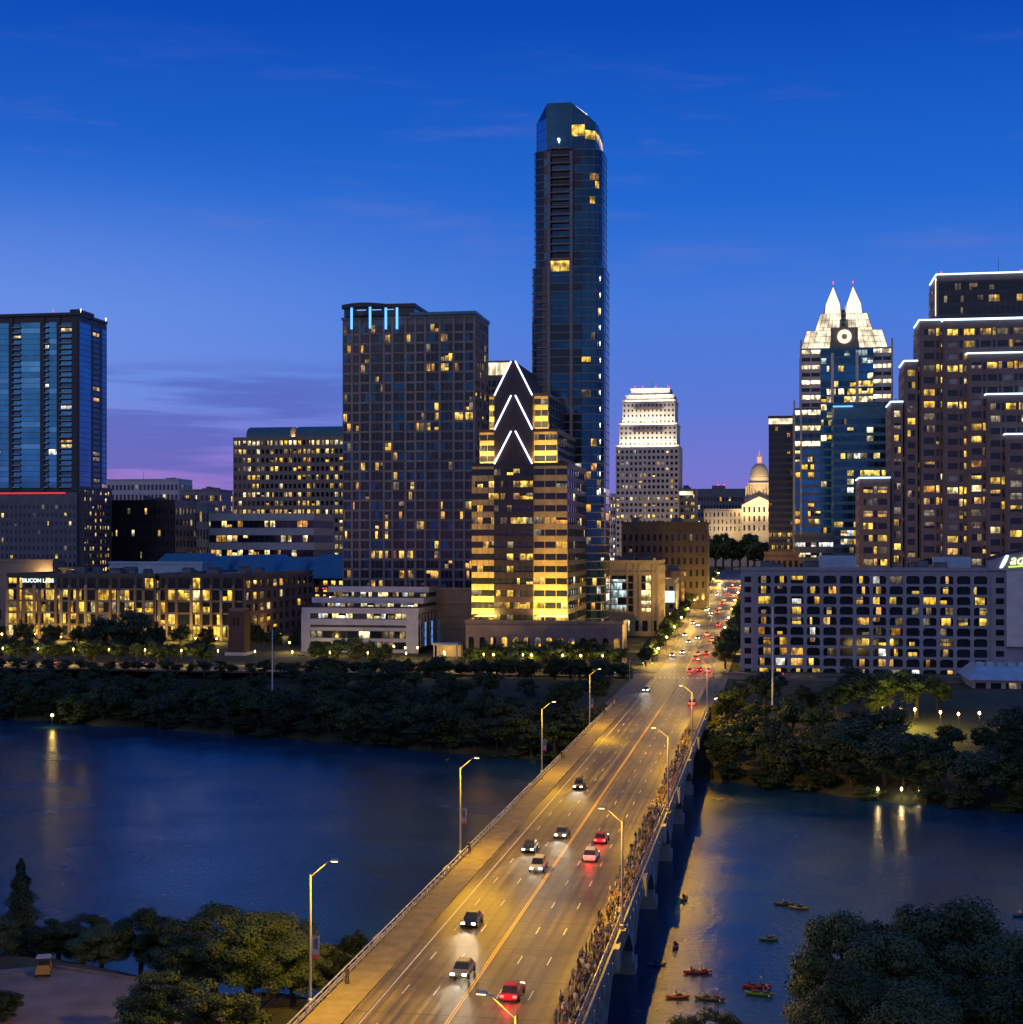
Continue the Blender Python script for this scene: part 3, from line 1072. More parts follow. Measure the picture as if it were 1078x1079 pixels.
def peaked_tower():
    V = 545
    u0, u1 = U(497, V), U(598, V)
    B = Bld('peaked_tower', 'stepped office tower with a pointed gable and white neon chevrons', 'tower', u0, V)
    w_ = u1 - u0
    d = VS(617, u1) - V
    hA, hB, hC, hG = B.h(491, w_ / 2), B.h(455, w_ / 2), B.h(417, w_ / 2), B.h(381, w_ / 2)
    z0 = B.h(657, w_ / 2)
    b0, b1 = B.x(521.3), B.x(562)
    tiers = [(0, w_, 0, d, 0, hA), (B.x(505), B.x(586.5), 1.2, d - 3, hA, hB), (B.x(514.5), B.x(576.5), 2.4, d - 8, hB, hC)]
    for (xa, xe, ya, ye, za, zb) in tiers:
        box_core(B, xa, xe, ya, ye, za, zb, 'brown_panel')
    fl = (hA - z0) / 13
    # lower block: gold spandrels left and right of the dark centre bay
    lw = lambda c, r: pick([0.4, 0.35, 0.25, 0.15, 0.2, 0.15, 0.15, 0.25, 0.85, 0.1, 0.45, 0.4, 0.1][min(r, 12)], (('lit_yellow', 5), ('lit_orange', 3), ('lit_dim', 4)))
    dk = lambda c, r: pick([0.25, 0.9, 0.2, 0.1, 0.1, 0.08, 0.08, 0.08, 0.8, 0.25, 0.85, 0.8, 0.2][min(r, 12)] if c not in (2,) else 0.6, (('lit_yellow', 5), ('lit_orange', 3), ('lit_dim', 4)), 'black_glass')
    B.facade(0, 0, 0, b0 - 0.1, z0, hA, 4, 13, 0.95, 0.52, lw, 'brown_panel', 'gold_panel', proud=0.14)
    B.facade(b1 + 0.1, 0, 0, w_ - b1 - 0.1, z0, hA, 3, 13, 0.95, 0.52, lw, 'gold_panel', 'gold_panel', proud=0.14)
    mb = B.P('gable_bay')
    bx = (b0 + b1) / 2
    mb.prism([(b0, -1.2), (b1, -1.2), (b1, d * 0.75), (b0, d * 0.75)], 0, hC, 'brown_panel')
    # gable over the bay, its ridge running back
    pts = [(b0, hC + 0.01), (b1, hC + 0.01), (bx + 0.6, hG), (bx - 0.6, hG)]
    y0, y1 = -1.2, d * 0.8
    mb = B.P('gable_roof')
    mb.hexa([(pts[0][0], y0, pts[0][1]), (pts[1][0], y0, pts[1][1]), (pts[1][0], y1, pts[1][1]), (pts[0][0], y1, pts[0][1]),
             (pts[3][0], y0, hG), (pts[2][0], y0, hG), (pts[2][0], y1, hG), (pts[3][0], y1, hG)], 'brown_panel')
    mb.box(bx - 0.9, bx + 0.9, -1.32, -1.21, hC + 5, hC + 7.5, 'black_glass')
    B.facade(b0, -1.2, 0, b1 - b0, z0, hA, 6, 13, 0.97, 0.5, dk, 'brown_panel', proud=0.3)
    # side wall of dark glass
    B.facade(w_, 0, E90, d, z0, hA, 8, 13, 0.97, 0.6, lambda c, r: pick(0.10 if c > 1 else 0.02, dark='black_glass'), 'brown_panel', proud=0.3)
    T2, T3 = tiers[1], tiers[2]
    B.facade(T2[1], T2[2], E90, T2[3] - T2[2], hA, hB, 7, 4, 0.97, 0.6, lambda c, r: 'black_glass', 'brown_panel', proud=0.3)
    B.facade(T3[1], T3[2], E90, T3[3] - T3[2], hB, hC, 6, 4, 0.97, 0.9, lambda c, r: 'deep_glass', 'brown_panel', proud=0.3)
    # shoulders with lit gold bands
    for (xa, xe, ya, ye, za, zb), n in ((T2, 3), (T3, 3)):
        for a, e in ((xa, b0 - 0.1), (b1 + 0.1, xe)):
            B.facade(a, ya, 0, e - a, za + 0.8, zb, 2, n, 0.96, 0.55, lambda c, r: pick(0.25, (('lit_dim', 1),)), 'gold_panel', 'gold_panel', proud=0.14)
            lamp('AREA', 'flood_light', ((a + e) / 2, ya - 3.2, za + 1.6), 5200, (1, 0.66, 0.2), B.e, (math.radians(165), 0, 0), (e - a, 0.4))
    for a, e, pw in ((0, b0, 62000), (b1, w_, 70000)):
        lamp('AREA', 'flood_light', ((a + e) / 2, -2.4, z0 + 2.4), pw * 0.03, (1, 0.62, 0.15), B.e, (math.radians(172), 0, 0), (e - a - 1, 0.4))
        lamp('AREA', 'flood_light', ((a + e) / 2, -8.5, z0 + 2.4), pw * 0.22, (1, 0.60, 0.13), B.e, (math.radians(163), 0, 0), (e - a - 1, 0.5))
    # chevrons: three pairs of neon bars on the front bay
    for (zt, zb) in ((hG, hC), (B.h(417, bx), B.h(453, bx)), (B.h(454.5, bx), B.h(489, bx))):
        for sg in (-1, 1):
            mb = MB()
            mb.tube((bx + sg * 0.75, -1.75, zt), (bx + sg * (b1 - b0) / 2 * 0.98, -1.75, zb), 0.27, 0.27, 'neon_violet', 8)
            mb.build('neon_bar', B.e)
    B.done()
    # podium in front, a building of its own
    V2 = 528
    ua, ub = U(491, V2), U(656, V2)
    Q = Bld('podium_building', 'low mauve building with arched lit windows below the chevron tower', 'building', ua, V2)
    H = Q.h(657, (ub - ua) / 2)
    box_core(Q, 0, ub - ua, 0, 15, -1, H, 'mauve_granite')
    Q.facade(0, 0, 0, ub - ua, 0.5, H - 0.6, 14, 1, 0.5, 0.36, lambda c, r: pick(0.75, (('lit_yellow', 3), ('lit_orange', 3))), 'mauve_granite', fillet=0.8)
    Q.done()


def slender_tower():
    V = 606
    u0, u1 = U(557.5, V), U(636, V)
    B = Bld('slender_tower', 'very tall slender glass tower with slanted top, tallest in the skyline', 'tower', u0, V)
    w_ = u1 - u0
    d = 30.0

    def plan(ins, dins=0):
        pts = []
        x0, x1 = ins, w_ - ins
        cx, cy, a, bb = (x0 + x1) / 2, d / 2, (x1 - x0) / 2, d / 2 - dins
        n = 24
        for k in range(n):
            t = 2 * PI * (k + 0.5) / n - PI / 2
            c, s_ = math.cos(t), math.sin(t)
            e = 2 / 4.6
            pts.append((cx + a * math.copysign(abs(c) ** e, c), cy + bb * math.copysign(abs(s_) ** e, s_)))
        return pts
    zs = [B.h(600, w_ / 2), B.h(281, w_ / 2), B.h(157, w_ / 2), B.h(108, w_ / 2)]
    kk = [0.0, 1.6, 2.8]

    def faces(poly, za, zb, rows, keyf, bal=()):
        n = len(poly)
        B.wall.prism(poly, za, zb, 'dark_panel', 'roof_membrane')
        rh = (zb - za) / rows
        for j in range(n):
            (xa, ya), (xb, yb) = poly[j], poly[(j + 1) % n]
            L = math.hypot(xb - xa, yb - ya)
            ang = math.atan2(yb - ya, xb - xa)
            nx, ny = math.sin(ang), -math.cos(ang)
            if ny > 0.35:
                continue
            mx = (xa + xb) / 2
            for r in range(rows):
                B.pane(xa, ya, ang, 0.08, L - 0.08, za + r * rh + 0.25, za + (r + 1) * rh - 0.12, keyf(mx / w_, r, nx), 0.08)
        # slab edges all round
        for r in range(rows + 1):
            B.P('slab_edge').prism([(w_ / 2 + (x - w_ / 2) * 1.012, d / 2 + (y - d / 2) * 1.012) for x, y in poly], za + r * rh - 0.2, za + r * rh + 0.16, 'slate_stone')

    def key(t, r, nx):
        if nx < -0.75:
            return 'pale_blue_glass'
        if nx > 0.8:
            return R.choice(['black_glass', 'deep_glass'])
        if t < 0.24:
            return pick(0.03, dark='black_glass')
        return pick(0.06, (('lit_orange', 1), ('lit_yellow', 1), ('lit_dim', 1)), 'deep_glass' if 0.5 < t else R.choice(['deep_glass', 'black_glass']))

    def key_low(t, r, nx):
        k = key(t, r, nx)
        if r < 22 and t > 0.45 and R.random() < 0.12:
            return R.choice(['lit_orange', 'lit_yellow', 'lit_dim', 'lit_white'])
        return k
    faces(plan(0), 0, zs[1], 46, key_low)
    faces(plan(0.9, 1.0), zs[1], zs[2], 15, key)
    # crown: glass prism whose top slopes down to the right
    cl, cr = B.x(563), B.x(628)
    cp = [(B.x(576), 0.6), (xt_ := B.x(602), 0.6), (B.x(616), 1.2), (cr - 0.6, 4.0), (cr, 9), (cr, d - 5), (cr - 5, d - 1), (B.x(576), d - 1), (cl, d - 6), (cl, 7.0)]
    xt = xt_

    def ztop(x, y):
        return zs[3] - max(0, x - xt) * 0.80 - max(0, (B.x(576) - x)) * 1.2
    B.P('crown').prism(cp, zs[2] + 0.11, ztop, 'deep_glass', 'deep_glass')
    for j in range(len(cp)):
        (xa, ya), (xb, yb) = cp[j], cp[(j + 1) % len(cp)]
        ang = math.atan2(yb - ya, xb - xa)
        if -math.cos(ang) > 0.3:
            continue
        L = math.hypot(xb - xa, yb - ya)
        hh = min(ztop(xa, ya), ztop(xb, yb)) - zs[2]
        for r in range(3):
            B.pane(xa, ya, ang, 0.06, L - 0.06, zs[2] + 0.4 + r * hh / 3, zs[2] + 0.2 + (r + 1) * hh / 3, 'pale_blue_glass' if math.sin(ang) < -0.4 else ('lit_yellow' if r == 1 and (xa + xb) / 2 > 0.6 * w_ else 'deep_glass'), 0.07)
    for j in range(0, len(cp)):
        (xa, ya) = cp[j]
        if ya < d * 0.6:
            B.P('mullion').tube((xa, ya - 0.1, zs[2] + 0.2), (xa, ya - 0.1, ztop(xa, ya)), 0.16, 0.16, 'slate_stone', 5)
    # two pale piers framing a column of balconies
    for px in (578.5, 602):
        x = B.x(px)
        B.P('pier').box(x - 0.6, x + 0.6, -0.75, 0.6, 0, zs[2] - 1, 'slate_stone')
    rh = (zs[2] - zs[1]) / 15
    for r in range(16):
        mb = MB()
        z = zs[1] + 3 + r * rh * 0.94
        mb.box(B.x(580.5), B.x(600.2), -0.62, 1.2, z, z + 0.45, 'beige_stone')
        mb.build('balcony', B.e)
    for r in range(40):
        z = 22 + r * 3.0
        if z > zs[1] - 4:
            break
        mb = MB()
        mb.box(B.x(566), B.x(576.8), -0.55, 1.4, z, z + 0.35, 'slate_stone')
        mb.build('balcony', B.e)
    B.pane(0, 0.2, 0, B.x(580.6), B.x(600), B.h(287, 0), B.h(276, 0), 'lit_yellow', 0.62)
    for px, py in ((577.5, 108), (601, 106)):
        B.beacon(B.x(px), 6, zs[3] - 1.5, 'beacon_red', 0.4)
    B.beacon(B.x(589), -0.6, B.h(149, w_ / 2) - 0.5, 'beacon_white', 0.5)
    mb = MB()
    mb.tube((B.x(602), 3, ztop(B.x(602), 0) + 0.2), (B.x(618), 2, ztop(B.x(618), 0) + 0.2), 0.15, 0.15, 'neon_violet', 6)
    mb.build('edge_light', B.e)
    # twinkle lights up the right edge
    for k in range(14):
        B.beacon(w_ - 1.6, 1.6 + R.random(), 60 + k * 6.5, 'beacon_white', 0.16)
    B.done()


def deco_tower():
    V = 905
    u0, u1 = U(649, V), U(714, V)
    B = Bld('stepped_stone_tower', 'pale stone tower with a floodlit white stepped top', 'tower', u0, V)
    w_ = u1 - u0
    d = 34
    t = [(649, 715, 471, 0), (652.5, 713, 447.5, 1.2), (655.5, 711, 423, 2.4), (659, 709.5, 417.5, 4), (664, 705, 410, 6)]
    zprev = 0
    for i, (a, e, py, y) in enumerate(t):
        xa, xe, zt = B.x(a), B.x(e), B.h(py, w_ / 2)
        box_core(B, xa, xe, y, d - y, zprev, zt, 'white_stone')
        if i == 0:
            B.facade(xa, y, 0, xe - xa, 4, zt - 1, 14, 24, 0.56, 0.52, lambda c, r: pick([0.1, 0.1, 0.5, 0.75, 0.2, 0.85, 0.8, 0.1, 0.1, 0.15, 0.15, 0.15, 0.8, 0.2, 0.2, 0.75, 0.15, 0.4, 0.15, 0.3, 0.12, 0.3, 0.1, 0.25][min(r, 23)]), 'white_stone')
            B.facade(xe, y, E90, d, 4, zt - 1, 10, 24, 0.56, 0.52, lambda c, r: pick(0.12), 'white_stone')
        elif i < 3:
            B.facade(xa, y, 0, xe - xa, zprev + 4, zt - 0.5, 13, 3, 0.45, 0.45, lambda c, r: 'black_glass', 'white_stone', proud=0.15)
            # shallow gable over the middle bays
            mb = B.P('pediment')
            x0, x1 = xa + (xe - xa) * 0.22, xa + (xe - xa) * 0.78
            mb.hexa([(x0, y - 1.0, zprev + 9), (x1, y - 1.0, zprev + 9), (x1, y - 0.36, zprev + 9), (x0, y - 0.36, zprev + 9),
                     (x0 + 5, y - 1.0, zprev + 11), (x1 - 5, y - 1.0, zprev + 11), (x1 - 5, y - 0.36, zprev + 11), (x0 + 5, y - 0.36, zprev + 11)], 'mauve_granite')
        if i:
            n = 12
            for k in range(n):
                B.P('parapet').box(xa + (xe - xa) * (k + 0.2) / n, xa + (xe - xa) * (k + 0.8) / n, y - 0.7, y - 0.41, zprev + 0.6, zprev + 1.5, 'mauve_granite')
            lamp('AREA', 'flood_light', ((xa + xe) / 2, y - 3.4, zprev + 0.5), [0, 6500, 6500, 2800, 3200][i], (1, 0.84, 0.55), B.e, (math.radians(160), 0, 0), (xe - xa, 0.5))
            B.facade(xa, y, 0, xe - xa, zprev + 0.5, zprev + 3.6, 13, 1, 0.5, 0.5, lambda c, r: 'lit_pale', 'white_stone') if i < 3 else None
        zprev = zt
    # lower wing at the left
    xa = B.x(638)
    B.wall.box(xa, -0.01, 2, d, 0, B.h(520, 0), 'white_stone')
    B.facade(xa, 2, 0, -xa - 0.5, 3, B.h(522, 0), 4, 14, 0.55, 0.5, lambda c, r: pick(0.55, (('lit_white', 2), ('lit_pale', 2))), 'white_stone')
    for px in (668, 676, 690, 703):
        B.beacon(B.x(px), 8, zprev + 1.0, 'beacon_red', 0.4)
    mb = MB(); mb.tube((B.x(686), 10, zprev), (B.x(686), 10, zprev + 7), 0.25, 0.1, 'white_paint', 6); mb.build('mast', B.e)
    B.done()


def crown_tower():
    """tower with folded, lit glass crown"""
    V = 760
    u0, u1 = U(837, V), U(944, V)
    B = Bld('crowned_tower', 'glass tower crowned with folded glowing panels and twin pointed peaks', 'tower', u0, V)
    w_ = u1 - u0
    d = w_
    cx = w_ / 2
    y4, y3, y2, y1 = B.h(366, cx), B.h(348, cx, 6), B.h(330, cx, 12), B.h(301.5, cx, 20)
    hs = B.h(430, cx)
    # shaft: outer lower block and inner taller block
    B.wall.box(0, w_, 0, d, 0, hs, 'blue_metal')
    i0, i1 = B.x(844), B.x(940)
    B.wall.box(i0, i1, 1.2, d - 1.2, hs, y4, 'blue_metal')
    B.P('roof').box(0.1, w_ - 0.1, 0.1, d - 0.1, hs, hs + 0.3, 'slate_panel')
    bx0, bx1 = B.x(865), B.x(920)
    B.P('glass_bay').box(bx0, bx1, -0.8, 1.19, 0, y4 - 0.4, 'blue_metal')
    rows = 34
    rh = (y4 - 2) / rows

    def key_mid(c, r):
        if r > 31:
            return pick(0.25, (('lit_cool', 2),), 'deep_glass')
        if r in (22, 24, 25, 26, 27, 28, 29):
            return pick(0.7, (('bright_window', 2), ('lit_pale', 3), ('lit_yellow', 3), ('lit_orange', 1)), 'deep_glass')
        if r in (5, 6, 7, 8, 9):
            return pick(0.5, (('lit_white', 3), ('lit_cool', 1), ('lit_pale', 1)), 'deep_glass')
        return pick(0.12, (('lit_pale', 2), ('lit_yellow', 2)), 'blue_glass')

    def key_side(c, r):
        if r >= 21:
            return 'bright_window' if r % 2 else 'deep_glass'
        if r in (17, 18, 19, 11, 12):
            return pick(0.6, dark='blue_glass')
        if r in (4, 5, 6, 7, 8, 9):
            return pick(0.55, (('lit_white', 3), ('lit_cool', 1), ('lit_pale', 1)), 'deep_glass')
        return pick(0.08, dark='blue_glass')
    B.facade(bx0, -0.8, 0, bx1 - bx0, 2, y4 - 1, 9, rows, 0.93, 0.72, key_mid, 'blue_metal', proud=0.3)
    nlow = int(rows * hs / y4)
    B.facade(0.3, 0, 0, bx0 - 0.4, 2, hs, 4, nlow, 0.9, 0.6, key_side, 'slate_panel', proud=0.3)
    B.facade(bx1 + 0.1, 0, 0, w_ - bx1 - 0.4, 2, hs, 4, nlow, 0.9, 0.6, key_side, 'slate_panel', proud=0.3)
    nup = rows - nlow
    for a, e in ((i0, bx0 - 0.1), (bx1 + 0.1, i1)):
        B.facade(a, 1.2, 0, e - a, hs, y4, 2, nup, 0.9, 0.5, lambda c, r: 'bright_window' if r % 2 else 'black_glass', 'white_stone', proud=0.3)
    B.facade(0, d, W90, d, 2, hs, 12, nlow, 0.9, 0.7, lambda c, r: pick(0.06, dark='pale_blue_glass'), 'slate_panel', proud=0.3)
    for x in (0, w_, i0, i1):
        B.P('fin').box(x - 0.45, x + 0.45, -0.5, 1.0 if x in (0, w_) else 2.2, hs * 0.0, (hs + 4) if x in (0, w_) else y4 + 4, 'galvanised')
    for px in (877, 903):
        B.P('fin').box(B.x(px) - 0.7, B.x(px) + 0.7, -1.4, -1.12, B.h(425, cx), B.h(372, cx), 'white_stone')
    # crown: tiers of leaning glowing panels with dark ribs, same on all four sides
    cy = d / 2

    def tier(hw0, hw1, za, zb, m, gap=0.0, ribs=6):
        # front/back/left/right leaning panels, split in the middle by a gap
        for q in range(4):
            T = lambda x, y, z, q=q: (cx + (x, -y, -x, y)[q], cy + (y, x, -y, -x)[q], z)
            for sg in (-1, 1):
                if gap:
                    xs0, xs1 = (sg * gap, sg * hw0), (sg * gap * 0.8, sg * hw1)
                else:
                    xs0, xs1 = (0, sg * hw0), (0, sg * hw1)
                pts = [T(xs0[0], -hw0, za), T(xs0[1], -hw0, za), T(xs1[1], -hw1, zb), T(xs1[0], -hw1, zb)]
                if sg < 0:
                    pts = pts[::-1]
                B.P('crown_panel').face(pts, m)
                for k in range(ribs + 1):
                    f = k / ribs
                    a_ = xs0[0] + (xs0[1] - xs0[0]) * f
                    c_ = xs1[0] + (xs1[1] - xs1[0]) * f
                    B.P('rib').tube(T(a_, -hw0 - 0.08, za), T(c_, -hw1 - 0.08, zb), 0.12, 0.12, 'beige_stone', 4)
                for k in range(4):
                    f = k / 3
                    hw = hw0 + (hw1 - hw0) * f
                    a_, c_ = xs0[0] + (xs1[0] - xs0[0]) * f, xs0[1] + (xs1[1] - xs0[1]) * f
                    z = za + (zb - za) * f
                    B.P('rib').tube(T(a_, -hw - 0.08, z), T(c_, -hw - 0.08, z), 0.12, 0.12, 'beige_stone', 4)
    h4 = (i1 - i0) / 2 - 1
    k3, k2, k1 = (B.x(930) - B.x(850)) / 2, (B.x(914) - B.x(864)) / 2, (B.x(911) - B.x(868)) / 2
    B.wall.box(cx - k2, cx + k2, cy - k2, cy + k2, y4, y3 + 3, 'slate_panel')
    B.wall.box(cx - 8, cx + 8, cy - 8, cy + 8, y3, y2 + 1, 'slate_panel')
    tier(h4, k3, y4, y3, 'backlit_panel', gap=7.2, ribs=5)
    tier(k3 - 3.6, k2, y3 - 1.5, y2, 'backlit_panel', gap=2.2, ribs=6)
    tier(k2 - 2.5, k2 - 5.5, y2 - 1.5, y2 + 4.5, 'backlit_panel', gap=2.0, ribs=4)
    # inner folded leaves and the four pointed peaks
    for sx in (-1, 1):
        for sy in (-1, 1):
            bx_, by_ = cx + sx * 5.3, cy + sy * 5.3
            tip = (cx + sx * 4.8, cy + sy * 4.8, y1)
            base_z = y2 - 4
            cn = [(bx_ - 4.2, by_ - 4.2), (bx_ + 4.2, by_ - 4.2), (bx_ + 4.2, by_ + 4.2), (bx_ - 4.2, by_ + 4.2)]
            zb = [base_z + (0 if (x - cx) * sx > 5 else 1.5) for x, y in cn]
            mid = [((x - bx_) * 0.86 + bx_ - sx * 0.2, (y - by_) * 0.86 + by_ - sy * 0.2) for x, y in cn]
            zm = base_z + (y1 - base_z) * 0.48
            pk = MB()
            for k in range(4):
                e = (k + 1) % 4
                pk.face([(*cn[k], zb[k]), (*cn[e], zb[e]), (*mid[e], zm), (*mid[k], zm)], 'bright_panel')
                pk.face([(*mid[k], zm), (*mid[e], zm), tip], 'bright_panel')
                pk.tube((*cn[k], zb[k]), (*mid[k], zm), 0.22, 0.2, 'slate_panel', 4)
                pk.tube((*mid[k], zm), tip, 0.2, 0.12, 'slate_panel', 4)
            pk.tube(tip, (tip[0], tip[1], tip[2] + 1.2), 0.15, 0.1, 'dark_metal', 5)
            pk.build('peak', B.e)
            if sy < 0:
                B.beacon(tip[0], tip[1], tip[2] + 0.6, 'beacon_red', 0.42)
    # lit ring on the front
    mb = MB()
    zc = B.h(353.5, cx)
    n = 24
    for k in range(n):
        a0, a1 = 2 * PI * k / n, 2 * PI * (k + 1) / n
        yy = cy - h4 - 0.3
        q = lambda r, a, y: (cx + r * math.cos(a), y, zc + r * math.sin(a))
        mb.hexa([q(1.4, a0, yy), q(3.4, a0, yy), q(3.4, a1, yy), q(1.4, a1, yy), q(1.4, a0, yy + 0.6), q(3.4, a0, yy + 0.6), q(3.4, a1, yy + 0.6), q(1.4, a1, yy + 0.6)], 'bright_panel')
    mb.build('lit_ring', B.e)
    mb = MB(); mb.box(cx - 6.5, cx + 6.5, cy - h4 + 0.5, cy - k2 - 0.1, y4, y3 + 1, 'beige_stone'); mb.build('ring_wall', B.e)
    for k in range(5):
        B.pane(0, 0, 0, cx - 0.9, cx + 0.9, y3 + 1.2 + k * 2.2, y3 + 2.8 + k * 2.2, 'black_glass', -(cy - 8) + 0.1)
    B.done()


def stepped_tower():
    V = 612
    u0 = U(906, V)
    B = Bld('stepped_office_tower', 'large brown stepped office tower outlined with white neon along each roof step', 'office building', u0, V)
    xr = B.x(1140)
    #       left px, right x, top py, front y offset, depth
    T = [(987.5, xr, 290, 16.0, 30), (969.5, xr, 338, 10.0, 26), (953.5, B.x(969.4), 381, 9.0, 27), (939.5, B.x(953.4), 424, 8.0, 28), (906.5, B.x(939.4), 504, 6.0, 30),
         (994.5, xr, 338, 6.0, 4.0), (1020, xr, 373, 3.0, 3.0), (1040, xr, 416, 0.0, 3.0), (1060, xr, 458, -3.0, 3.0)]
    litk = (('lit_yellow', 5), ('lit_orange', 2), ('lit_dim', 4), ('lit_pale', 1))
    fh_ = 4.75
    prob = [0.5, 0.2, 0.25, 0.2, 0.25, 0.65, 0.6, 0.35, 0.55, 0.3, 0.55, 0.4, 0.7, 0.2, 0.15, 0.12, 0.12, 0.6, 0.2, 0.85, 0.2, 0.3, 0.6, 0.2, 0.2]
    for i, (a, x1, py, y, dd) in enumerate(T):
        x0 = U(a, V + y) - u0
        H = B.h(py, x0, y)
        if i == 0:
            x1 = xr
        B.wall.box(x0, x1, y, y + dd - 0.01, 0, H, 'mauve_granite')
        rows = int((H - 2) / fh_)
        n = max(1, round((x1 - x0) / 6.3))
        zb = H - 2.2 - rows * fh_
        if i == 0:
            rows_v = 5
            B.facade(x0 + 0.5, y, 0, x1 - x0 - 0.6, H - 2.5 - rows_v * fh_, H - 2.5, 3 * n, rows_v, 0.97, 0.55, lambda c, r: pick([0.3, 0.4, 0.2, 0.5, 0.35][r], (('lit_yellow', 1), ('lit_dim', 3))), 'mauve_granite', 'dark_panel')
        else:
            def kf(c, r, rows=rows, i=i):
                fb = rows - 1 - r
                p = min(0.95, prob[min(24, max(0, r))] * 1.5 + 0.06)
                if i in (1, 5, 6, 7) and fb == 0:
                    p = 0.97
                if i in (6,) and fb in (1, 2, 3):
                    p = 0.2
                return pick(p, litk, R.choice(['dark_window', 'dark_window', 'curtain']) if i in (5, 6) else 'dark_window')
            # wide window + narrow slot rhythm
            B.facade(x0 + 0.2, y, 0, x1 - x0 - 0.4, zb, H - 2.2, n, rows, 0.62, 0.5, kf, 'mauve_granite', 'mauve_granite', proud=0.6)
            pw = (x1 - x0 - 0.4) / n
            for c in range(n + 1):
                xx = x0 + 0.2 + c * pw
                if c in (0, n):
                    continue
                for r in range(rows):
                    B.pane(0, y, 0, xx - 0.55, xx + 0.55, zb + (r + 0.2) * fh_, zb + (r + 0.8) * fh_, kf(c, r) if R.random() < 0.5 else 'black_glass', 0.66)
        # west side
        B.facade(x0, y + dd - 0.01, W90, dd - 0.02, zb, H - 2.2, max(1, round(dd / 5)), rows, 0.6, 0.5, lambda c, r: pick(0.35 if i < 3 else 0.15, litk), 'mauve_granite', proud=0.3)
        # light line along the edge of the step
        mb = MB()
        mb.tube((x0 - 0.3, y - 0.75, H + 0.2), (x1, y - 0.75, H + 0.2), 0.3, 0.3, 'neon_white', 6)
        mb.tube((x0 - 0.45, y - 0.75, H + 0.2), (x0 - 0.45, y + dd * 0.8, H + 0.2), 0.3, 0.3, 'neon_white', 6)
        mb.build('light_line', B.e)
        if i == 0:
            mb = MB()
            mb.tube((x0 - 0.4, y + 1, H - 1), (x0 - 0.4, y + 1, H - 16), 0.3, 0.3, 'bright_panel', 6)
            mb.build('light_line', B.e)
            for px in (992, 1076):
                B.beacon(U(px, V + 20) - u0, 20, H + 0.2, 'beacon_red', 0.45)
            mb = MB(); mb.tube((U(1052, V + 22) - u0, 22, H), (U(1052, V + 22) - u0, 22, H + 7), 0.12, 0.06, 'dark_metal', 5); mb.build('mast', B.e)
    B.done()
    # glass annex between the crowned tower and the stepped one
    V2 = 690
    ua, ub = U(879, V2), U(941, V2)
    Q = Bld('glass_office', 'dark blue glass office block in front of the crowned tower', 'office building', ua, V2)
    H = Q.h(428, 0)
    box_core(Q, 0, ub - ua, 0, 26, 0, H, 'blue_metal')

    def kq(c, r):
        return pick([.2, .3, .3, .2, .15, .1, .3, .2, .4, .5, .6, .5, .3, .2, .4, .35, .3, .5, .1, .35, .1, .25, .06, .05][min(23, r)], (('lit_yellow', 3), ('lit_pale', 2), ('lit_white', 1), ('lit_dim', 2)), 'deep_glass' if r > 10 else 'black_glass')
    Q.facade(0, 0, 0, ub - ua, 2, H - 5, 9, 24, 0.95, 0.62, kq, 'blue_metal', proud=0.3)
    Q.facade(0, 26, W90, 26, 2, H - 5, 8, 24, 0.95, 0.62, kq, 'blue_metal', proud=0.3)
    mb = MB(); mb.box(-0.5, 8, -0.9, -0.45, H - 0.5, H + 0.1, 'neon_blue'); mb.build('light_strip', Q.e)
    Q.done()


